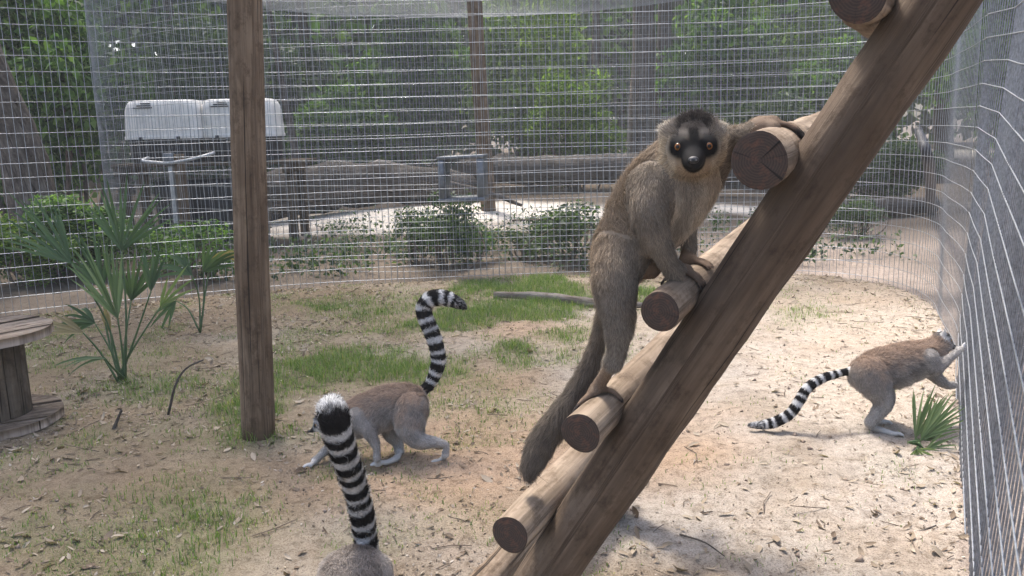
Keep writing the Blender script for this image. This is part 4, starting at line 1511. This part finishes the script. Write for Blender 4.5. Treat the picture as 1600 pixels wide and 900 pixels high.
# walking lemur in the middle distance
d0 = 3.13
ch = [rows_px('torso', [(652, 620, d0 + .02, 15), (638, 627, d0, 28), (612, 633, d0, 34), (580, 645, d0, 34), (552, 655, d0, 30), (530, 656, d0, 24), (514, 654, d0, 18)], .017),
      rows_px('haunch', [(643, 640, d0 - .05, 27), (640, 662, d0 - .07, 24)], .012),
      rows_px('leg', [(645, 640, d0 - .05, 26), (639, 668, d0 - .075, 22), (654, 688, d0 - .085, 16), (680, 691, d0 - .08, 10.5), (697, 696, d0 - .075, 7.5), (696, 710, d0 - .07, 6)], .008),
      rows_px('leg', [(628, 640, d0 + .05, 26), (612, 668, d0 + .07, 20), (621, 690, d0 + .07, 12), (624, 706, d0 + .065, 8)], .008),
      rows_px('arm', [(560, 655, d0 - .06, 20), (577, 676, d0 - .075, 13), (588, 698, d0 - .08, 8.5), (589, 716, d0 - .08, 6.5)], .008),
      rows_px('arm', [(548, 660, d0 + .05, 20), (530, 684, d0 + .05, 13), (507, 706, d0 + .02, 9), (492, 720, d0 - .01, 6.5)], .008)]
fr = gpt(686, 721, .012); ch.append(Chain('foot', [(*P(696, 710, d0 - .07), .011), (*gpt(692, 717, .015), .012), (*fr, .009)], None, .004))
sdv = nrm(np.array([0, 1., 0]))
fdir = nrm(np.array([-1., -.15, 0]))
ch += toes(fr, fdir, sdv, 5, .035, .0042, .5, .004)
fr = gpt(604, 723, .012); ch.append(Chain('foot', [(*P(624, 706, d0 + .065), .012), (*gpt(619, 716, .015), .013), (*fr, .010)], None, .004)); ch += toes(fr, fdir, sdv, 5, .035, .0042, .5, .004)
fr = gpt(590, 725, .010); ch.append(Chain('hand', [(*P(589, 716, d0 - .08), .009), (*fr, .009)], None, .003)); ch += toes(fr, fdir, sdv, 5, .03, .0038, .6, .004)
fr = gpt(486, 727, .012); ch.append(Chain('hand', [(*P(492, 720, d0 - .01), .009), (*fr, .009)], None, .003)); ch += toes(fr, fdir, sdv, 5, .032, .0038, .6, .004)
tl = rows_px('tail', [(650, 622, d0 + .02, 10), (660, 612, d0 + .03, 12.5), (675, 595, d0 + .03, 14.5), (685, 565, d0 + .03, 16), (680, 535, d0 + .02, 16.5), (668, 505, d0 + .02, 17), (662, 482, d0 + .02, 17.5), (675, 467, d0 + .02, 18), (697, 466, d0 + .02, 17), (717, 474, d0 + .02, 14), (728, 481, d0 + .02, 8)], .014, 5)
ch.append(tl)
hcw = P(505, 660, d0 - .01); hfw = nrm(np.array([-.95, -.25, -.35]))
hcs, ofn, hfw, huw = head_chains(hcw, hfw, np.array([0, 0, 1.]))
ch += hcs
wl = animal('ring_tailed_lemur', (gpt(610, 722, 0)), 'ring-tailed lemur walking left across the sand, tail raised in a hook', ch, ring_col(tl.L[-1], hcw, hfw, huw), .006, .02, 70000, .0007, 5, group='ring-tailed lemurs')
ring_face(wl, ofn, hfw)

# lemur standing up against the fence
d0 = 3.33
ch = [rows_px('torso', [(1342, 582, d0, 16), (1355, 585, d0, 29), (1378, 577, d0, 34), (1406, 570, d0, 34), (1432, 562, d0, 30), (1452, 552, d0 + .01, 23), (1466, 542, d0 + .02, 17)], .017),
      rows_px('haunch', [(1357, 582, d0 - .05, 26), (1366, 600, d0 - .06, 25)], .012),
      rows_px('leg', [(1358, 585, d0 - .05, 25), (1372, 606, d0 - .065, 22), (1380, 630, d0 - .07, 16.5), (1370, 648, d0 - .065, 13), (1360, 660, d0 - .06, 10)], .008),
      rows_px('leg', [(1365, 590, d0 + .06, 24), (1380, 615, d0 + .08, 19), (1382, 634, d0 + .085, 14), (1368, 648, d0 + .09, 10)], .008),
      rows_px('arm', [(1450, 563, d0 - .05, 19), (1461, 574, d0 - .06, 14), (1476, 566, d0 - .05, 9.5), (1492, 553, d0 - .03, 7.5), (1501, 545, d0 + .01, 6)], .008),
      rows_px('arm', [(1448, 570, d0 + .05, 18), (1462, 588, d0 + .06, 12), (1476, 600, d0 + .06, 9), (1488, 602, d0 + .07, 7)], .008)]
fdir = nrm(np.array([.9, -.25, 0.])); sdv = np.array([.25, .9, 0])
fr = gpt(1398, 678, .010); ch.append(Chain('foot', [(*P(1360, 660, d0 - .06), .014), (*gpt(1362, 667, .016), .014), (*gpt(1380, 673, .014), .012), (*fr, .010)], None, .004)); ch += toes(fr, fdir, sdv, 5, .035, .0042, .5, .004)
fr = gpt(1382, 659, .010); ch.append(Chain('foot', [(*P(1368, 648, d0 + .09), .013), (*gpt(1367, 655, .016), .013), (*fr, .010)], None, .004)); ch += toes(fr, fdir, sdv, 5, .03, .0042, .5, .004)
h1 = P(1503, 543, d0 + .02); ch += toes(h1, nrm(CR * .8 + CU * .55 + CF * .3), CU, 4, .03, .0036, .7)
h2 = P(1491, 601, d0 + .08); ch.append(Chain('hand', [(*P(1488, 602, d0 + .07), .009), (*h2, .011)], None, .003)); ch += toes(h2, nrm(CR * .8 - CU * .1 + CF * .4), CU, 4, .022, .0036, .9)
tl = rows_px('tail', [(1340, 582, d0, 8.5), (1326, 580, d0, 9), (1306, 585, d0, 10), (1283, 592, d0 - .01, 11), (1262, 606, d0 - .02, 11.5), (1249, 626, d0 - .03, 12), (1236, 645, d0 - .03, 12), (1215, 658, d0 - .02, 12), (1192, 664, d0 - .01, 11), (1172, 664, d0, 8)], .010, 3.5)
ch.append(tl)
hcr = P(1472, 532, d0 + .03); hfr = nrm(CR * .93 - CU * .30 + CF * .05 - CF * .22)
hcs, ofn, hfr, hur = head_chains(hcr, hfr, CU)
ch += hcs
rl = animal('ring_tailed_lemur', gpt(1380, 668, 0), 'ring-tailed lemur reared up with both hands on the right fence', ch, ring_col(tl.L[-1], hcr, hfr, hur, .75, .6), .006, .02, 70000, .0007, 6, group='ring-tailed lemurs')
ring_face(rl, ofn, hfr)

# nearest lemur: rump and raised tail at the bottom edge, body coming towards the camera
b = P(551, 905, 1.80)
fx = nrm(np.array([-.10, -1.0, 0.])); sx_ = np.array([1., -.1, 0])
ch = [Chain('torso', [(*(P(572, 872, 1.90)), .024), (*(P(560, 893, 1.84)), .050), (*b, .062), (*(b + fx * .10 + [0, 0, -.004]), .063), (*(b + fx * .20 + [0, 0, -.02]), .056), (*(b + fx * .28 + [0, 0, -.01]), .040)], None, .014)]
for sg in (-1, 1):
    hp0 = b + sx_ * sg * .035 + [0, .04, -.01]
    fz = np.array([hp0[0] + sg * .02, hp0[1] + .03, .012])
    ch.append(Chain('leg', [(*hp0, .046), (*(hp0 + [sg * .02, -.055, -.09]), .030), (*(hp0 + [sg * .02, .03, -.165]), .015), (*(fz + [0, .02, .03]), .011)], None, .009))
    ch.append(Chain('foot', [(*(fz + [0, .02, .03]), .011), (*fz, .012), (*(fz + [0, -.05, 0]), .009)], None, .004))
    ch += toes(fz + [0, -.05, 0], [0, -1, 0], [1, 0, 0], 5, .035, .0042, .5, .004)
    sh0 = b + fx * .23 + sx_ * sg * .035 + [0, 0, -.03]
    hz_ = np.array([sh0[0] + sg * .005, sh0[1] - (.05 if sg > 0 else -.03), .010])
    ch.append(Chain('arm', [(*sh0, .032), (*(sh0 * .55 + hz_ * .45 + [sg * .01, .02, 0]), .018), (*(hz_ + [0, .005, .02]), .010)], None, .008))
    ch.append(Chain('hand', [(*(hz_ + [0, .005, .02]), .010), (*hz_, .010)], None, .003))
    ch += toes(hz_, [0, -1, 0], [1, 0, 0], 5, .03, .0038, .6, .004)
tl = rows_px('tail', [(574, 872, 1.92, 17), (576, 858, 1.90, 20), (571, 838, 1.885, 23.5), (566, 808, 1.86, 25), (556, 766, 1.82, 25), (544, 727, 1.77, 26.5), (532, 690, 1.73, 28.5), (523, 660, 1.71, 30), (519, 642, 1.72, 29), (518, 636, 1.76, 25), (518, 636, 1.81, 15)], .017, 7)
ch.append(tl)
hcn = b + fx * .36 + [0, 0, .035]; hfn = nrm(fx + [.2, 0, -.1])
hcs, ofn, hfn, hun = head_chains(hcn, hfn, np.array([0, 0, 1.]))
ch += hcs
nl_ = animal('ring_tailed_lemur', (b[0], b[1], 0), 'nearest ring-tailed lemur at the bottom edge, grey rump and upright striped tail', ch, ring_col(tl.L[-1], hcn, hfn, hun, .15, .62, .83), .006, .02, 90000, .00055, 8, group='ring-tailed lemurs', lean=.5)
ring_face(nl_, ofn, hfn)


# ------------------------------------------------------------------ palmettos
def fan(parent, base, hub, up_dir, n_b, L_, w_, arc, mat, seed, droop_=.12, stalk=True):
    """one fan leaf: stalk from base to hub and n_b folded blades"""
    rg = np.random.default_rng(seed)
    base, hub = np.asarray(base, float), np.asarray(hub, float)
    ax = nrm(up_dir)
    sd = nrm(np.cross(ax, nrm(CC - hub) + rg.normal(size=3) * .25)); nn = np.cross(sd, ax)
    a_ = Acc()
    for j in range(n_b):
        th = math.radians((j / (n_b - 1) - .5) * arc + rg.normal() * 2)
        dv = nrm(math.cos(th) * ax + math.sin(th) * sd + nn * rg.normal() * .10)
        wv = nrm(np.cross(dv, nn)); nv = np.cross(wv, dv)
        ln = L_ * (1 - .25 * abs(th / math.radians(arc / 2)) ** 2) * rg.uniform(.88, 1.08)
        us = np.array([0, .12, .35, .6, .82, 1.0]); wid = w_ * np.array([.18, .6, 1, .85, .5, .03])
        c_ = hub + dv * (ln * us)[:, None] + np.array([0, 0, -1]) * (droop_ * ln * us ** 2.5 * rg.uniform(.4, 1.6))[:, None]
        V = np.stack([c_ - wv * wid[:, None], c_ - nv * (wid * .45)[:, None], c_ + wv * wid[:, None]], 1).reshape(-1, 3)
        i = np.arange(5)
        Qd = np.concatenate([np.stack([i * 3, i * 3 + 1, i * 3 + 4, i * 3 + 3], -1), np.stack([i * 3 + 1, i * 3 + 2, i * 3 + 5, i * 3 + 4], -1)])
        a_.add(V, Qd)
    o = a_.build('fan_leaf', M[mat], parent)
    if stalk:
        sp = catmull([base, base * .5 + hub * .5 + rg.normal(size=3) * .02, hub], 9)
        V, F, uv = tube(sp, np.linspace(.0065, .0035, 9), 6)
        mk('stalk', V, F, M['palm'], o)
    return o


pb = G(193, 594)
palm = empty('palmetto', pb, 'tall saw palmetto with spread fan leaves left of the thick timber post', 'palm')
dB = proj(pb)[2]
for i, (hx_, hy_, dd, ux, uy, nb, L_, arc, mt) in enumerate([
        (190, 392, .02, 12, 100, 15, .42, 92, 'palm'), (112, 412, -.1, -85, 90, 12, .46, 58, 'palm'), (184, 498, -.06, -28, 100, 14, .46, 58, 'palm_pale'),
        (236, 455, -.05, 5, 100, 9, .27, 36, 'palm'), (148, 505, .05, -95, 40, 8, .22, 80, 'palm'), (165, 560, -.2, -70, 5, 5, .28, 22, 'palm'),
        (205, 470, .15, 25, 100, 9, .30, 70, 'palm'), (160, 450, .2, -40, 90, 10, .36, 70, 'palm'), (250, 480, .1, 60, 80, 4, .30, 40, 'palm_pale'), (130, 520, -.05, -90, 35, 6, .26, 40, 'palm_dry'), (172, 520, .1, -15, 60, 4, .16, 20, 'palm_dry')]):
    fan(palm, pb + RNG.normal(size=3) * [.015, .015, 0], P(hx_, hy_, dB + dd), CR * ux + CU * uy, nb, L_, .0085, arc, mt, 100 + i, .30 if i in (4, 5) else .08)
pb = G(313, 520)
palm = empty('palmetto', pb, 'smaller thin palmetto beside the thick timber post', 'palm')
dB = proj(pb)[2]
for i, (hx_, hy_, dd, ux, uy, nb, L_, arc, mt) in enumerate([
        (318, 425, .0, 60, 80, 7, .33, 70, 'palm'), (300, 430, -.05, -70, 60, 6, .30, 60, 'palm'), (330, 405, .05, 90, 40, 4, .25, 30, 'palm_dry'), (275, 470, .1, -50, -50, 4, .22, 40, 'palm')]):
    fan(palm, pb, P(hx_, hy_, dB + dd), CR * ux + CU * uy, nb, L_, .011, arc, mt, 130 + i, .25)
pb = G(1436, 694)
palm = empty('palmetto', pb, 'low young palmetto on the ground beside the right fence', 'palm')
dB = proj(pb)[2]
for i, (hx_, hy_, dd, ux, uy, nb, L_, arc, mt) in enumerate([
        (1430, 686, .0, 30, 92, 11, .24, 46, 'palm_pale'), (1438, 688, -.05, 70, 75, 12, .235, 44, 'palm_pale'), (1440, 694, .04, 52, 84, 10, .22, 60, 'palm_pale'), (1445, 704, -.05, 90, 8, 9, .16, 80, 'palm_pale'), (1432, 702, -.1, 20, -40, 7, .12, 130, 'palm_pale')]):
    fan(palm, pb, P(hx_, hy_, dB + dd), CR * ux + CU * uy, nb, L_, .0046, arc, mt, 150 + i, .12)


# ------------------------------------------------------------------ grass, litter, twigs
def in_view(x, y, m_=60):
    v = np.stack([x, y, 0 * x], -1) - CC
    d = v @ CF
    px, py = 800 + FPX * (v @ CR) / d, 450 - FPX * (v @ CU) / d
    return (d > .3) & (px > -m_ * 4) & (px < 1600 + m_) & (py < 900 + m_ * 4)


rg = np.random.default_rng(200)


rightf = lambda x, y: 1 / (1 + np.exp(-(x - (.0 - .12 * (y - 3))) * 3.0))


def scatter(n, wf):
    x = rg.uniform(-4.6, 3.0, n); y = rg.uniform(1.3, 7.2, n)
    k = (rg.random(n) < wf(x, y)) & in_view(x, y)
    x, y = x[k], y[k]
    k = inside_pen(x, y)
    return x[k], y[k]


x, y = scatter(600000, lambda x, y: np.clip(grass_w(x, y) ** 1.5 * .75 * (.3 + .7 * (vn(x, y, .06, 77) > -.1)), 0, 1) + .004 + .42 * np.clip(1.1 - rightf(x, y), 0, 1) * np.clip(fbm(x, y, .22, 3, 140) + .05, 0, 1))
n = len(x)
z = gz(x, y)
h = rg.uniform(.010, .040, n) * (.5 + .85 * np.clip(grass_w(x, y), 0, 1.2))
an = rg.uniform(0, 2 * np.pi, n)
ln = rg.uniform(.2, 1.1, n)[:, None] * h[:, None]
dv = np.stack([np.cos(an), np.sin(an), 0 * an], -1)
sv = np.stack([-np.sin(an), np.cos(an), 0 * an], -1) * rg.uniform(.0009, .0018, n)[:, None]
p0 = np.stack([x, y, z - .003], -1)
p1 = p0 + dv * ln * .35 + np.stack([0 * h, 0 * h, h * .65], -1)
p2 = p0 + dv * ln + np.stack([0 * h, 0 * h, h], -1)
V = np.stack([p0 - sv, p0 + sv, p1 + sv * .8, p1 - sv * .8, p2], 1).reshape(-1, 3)
i5 = np.arange(n) * 5
tag(mk('grass', V, [np.stack([i5, i5 + 1, i5 + 2, i5 + 3], -1), np.stack([i5 + 3, i5 + 2, i5 + 4], -1)], M['grass']), 'short sparse green grass in patches on the pen floor', 'grass', kind='stuff')

# dead leaves
pth, _ = resample(PEN, .12)


def fdist(x, y):
    return np.min(np.hypot(x[:, None] - pth[None, :, 0], y[:, None] - pth[None, :, 1]), axis=1)


def lit_w(x, y):
    return np.clip((.045 + .80 * (1 - rightf(x, y))) * np.clip(.6 + .9 * fbm(x, y, .4, 3, 25), 0, 1.5) + .8 * np.exp(-fdist(x, y) / .16), 0, 1)


x, y = scatter(30000, lit_w)
n = len(x)
L_ = rg.uniform(.006, .019, n) * rg.choice([1, 1, 1, 1, 1.6], n)
W_ = L_ * rg.uniform(.22, .5, n)
an = rg.uniform(0, 2 * np.pi, n)
nn = nrm(np.stack([rg.normal(size=n) * .35, rg.normal(size=n) * .35, np.ones(n)], -1))
tv = np.stack([np.cos(an), np.sin(an), 0 * an], -1); tv = nrm(tv - np.einsum('nd,nd->n', tv, nn)[:, None] * nn); bv = np.cross(nn, tv)
p = np.stack([x, y, gz(x, y) + .004], -1)
cu = rg.uniform(-.2, .55, n)
us = np.array([-1, -.45, .2, .7, 1.0]); ws = np.array([.06, .8, 1, .6, .03])
c_ = p[:, None] + tv[:, None] * (us[None, :, None] * L_[:, None, None]) + nn[:, None] * ((us ** 2)[None, :, None] * (cu * L_)[:, None, None])
e_ = bv[:, None] * (ws[None, :, None] * W_[:, None, None])
up2 = nn[:, None] * (ws[None, :, None] * (W_ * rg.uniform(0, .7, n))[:, None, None])
V = np.stack([c_ - e_ + up2, c_, c_ + e_ + up2], 2).reshape(-1, 3)
b15 = (np.arange(n) * 15)[:, None]
i = np.arange(4)[None]
Qd = np.concatenate([np.stack([b15 + i * 3, b15 + i * 3 + 1, b15 + i * 3 + 4, b15 + i * 3 + 3], -1).reshape(-1, 4),
                     np.stack([b15 + i * 3 + 1, b15 + i * 3 + 2, b15 + i * 3 + 5, b15 + i * 3 + 4], -1).reshape(-1, 4)])
tag(mk('leaf_litter', V, Qd, M['litter']), 'dry brown dead leaves strewn over the pen floor', 'dead leaves', kind='stuff')

# fine debris: bark flakes, leaf crumbs
x, y = scatter(90000, lambda x, y: np.clip((.16 + .6 * (1 - rightf(x, y))) * np.clip(.55 + 1.2 * fbm(x, y, .25, 3, 125), 0, 1.4) + .5 * np.exp(-fdist(x, y) / .25), 0, 1))
n = len(x)
an = rg.uniform(0, 2 * np.pi, n); L_ = rg.uniform(.0025, .0095, n)
nn = nrm(np.stack([rg.normal(size=n) * .5, rg.normal(size=n) * .5, np.ones(n)], -1))
tv = np.stack([np.cos(an), np.sin(an), 0 * an], -1); tv = nrm(tv - np.einsum('nd,nd->n', tv, nn)[:, None] * nn); bv = np.cross(nn, tv) * rg.uniform(.25, .6, n)[:, None]
p = np.stack([x, y, gz(x, y) + .003], -1); L1 = L_[:, None]
V = np.stack([p - tv * L1, p - bv * L1, p + tv * L1, p + bv * L1], 1).reshape(-1, 3)
M['debris'] = leaf_mat('leaf_crumb', [(0, (.07, .05, .036)), (.5, (.17, .13, .095)), (.85, (.32, .265, .21)), (1, (.5, .44, .37))], .05, .85)
tag(mk('leaf_crumbs', V, np.arange(4 * n).reshape(n, 4), M['debris']), 'fine brown crumbs of bark and dead leaf over the pen floor', 'debris', kind='stuff')

# undergrowth between the two pens and under the trees
x = rg.uniform(-6.5, 3.6, 2600); y = rg.uniform(6.9, 10.8, 2600)
w = np.clip(.5 + 1.1 * fbm(x, y, .8, 3, 160), 0, 1) * np.clip(1.15 - .30 * np.maximum(0, y - 7.6), .15, 1) * np.where(x > 1.6, .45, 1)
k = (rg.random(len(x)) < w) & ~inside_pen(x, y)
x, y = x[k], y[k]
bl = [(np.array([a_, b_, .05 + .16 * rg.random() ** 2]), np.array([.10, .10, .06 + .12 * rg.random()])) for a_, b_ in zip(x, y)]
V, Qd = leaves(bl, 11000, .045, rg, .2, .6)
V[:, 2] = np.maximum(V[:, 2], gz(V[:, 0], V[:, 1]) + .006)
tag(mk('undergrowth', V, Qd, M['leaf_dark']), 'low green leafy weeds covering the ground behind the back fence', 'weeds', kind='stuff')

# twigs and clods
x, y = scatter(2600, lambda x, y: .2 + .5 * lit_w(x, y))
n = len(x)
an = rg.uniform(0, np.pi, n); L_ = rg.uniform(.015, .09, n) * rg.choice([1, 1, 1, 2.2], n)
dv = np.stack([np.cos(an), np.sin(an), rg.normal(size=n) * .06], -1)
c_ = np.stack([x, y, gz(x, y) + .005], -1)
bn = np.stack([-np.sin(an), np.cos(an), 0 * an], -1) * rg.normal(size=n)[:, None] * .12
A = np.stack([c_ - dv * L_[:, None] * .5, c_ + bn * L_[:, None], c_ + dv * L_[:, None] * .5], 1)
V, Qd = prisms(A, None, .0016)
tag(mk('twig_litter', V, Qd, M['twig']), 'thin broken twigs scattered over the sandy floor', 'twigs', kind='stuff')
x, y = scatter(5000, lambda x, y: .15 + .5 * rightf(x, y))
n = len(x)
oct_ = np.array([(1, 0, 0), (-1, 0, 0), (0, 1, 0), (0, -1, 0), (0, 0, 1), (0, 0, -1)], float)
V = np.stack([x, y, gz(x, y) + .001], -1)[:, None] + (oct_[None] + rg.normal(size=(n, 6, 3)) * .25) * (rg.uniform(.002, .006, n) * rg.choice([1, 1, 1, 2], n))[:, None, None]
ft = np.array([(0, 2, 4), (2, 1, 4), (1, 3, 4), (3, 0, 4), (2, 0, 5), (1, 2, 5), (3, 1, 5), (0, 3, 5)])
M['clod'] = plain('clod', (.26, .2, .155), .95, 0, .1, .25, 60)
tag(mk('clods', V.reshape(-1, 3), (ft[None] + 6 * np.arange(n)[:, None, None]).reshape(-1, 3), M['clod']), 'small crumbs of earth lying on the sand', 'clods', kind='stuff')
for k, (pts, r_, lab) in enumerate([
        ([(263, 648), (275, 600), (292, 575), (318, 562)], .006, 'dark bent stick standing up between palmetto and timber post'),
        ([(177, 672), (182, 660), (190, 640)], .008, 'short dark stick poking from the ground beside the cable reel'),
        ([(1062, 838), (1100, 850), (1132, 872)], .003, 'thin stick on the sand below the ladder rail'),
        ([(1160, 868), (1190, 856), (1212, 848)], .004, 'small curved twig on the pale sand right of the ladder'),
        ([(1418, 838), (1440, 832), (1462, 824)], .004, 'short stick on the sand near the right fence')]):
    g0 = G(*pts[0])
    if k < 2: rows = [g0] + [P(*q, proj(g0)[2]) for q in pts[1:]]
    else: rows = [G(*q) + [0, 0, .006] for q in pts]
    log('stick', rows, np.linspace(r_, r_ * .6, len(rows)), 'oldlog', lab, n=7, cat='stick', m=12)


# ------------------------------------------------------------------ warm damp air under the trees
m_h = bpy.data.materials.new('haze'); m_h.use_nodes = True
nt = m_h.node_tree
nt.nodes.remove(nt.nodes['Principled BSDF'])
pv = nt.nodes.new('ShaderNodeVolumePrincipled')
pv.inputs['Color'].default_value = (1.0, .99, .96, 1)
pv.inputs['Density'].default_value = .0040
pv.inputs['Anisotropy'].default_value = .0
nt.links.new(pv.outputs[0], nt.nodes['Material Output'].inputs['Volume'])
V, F = box((0, 20, 6.5), 120, 120, 16)
tag(mk('haze', V, F, m_h), 'thin pale haze in the air under the trees', 'haze', kind='stuff')
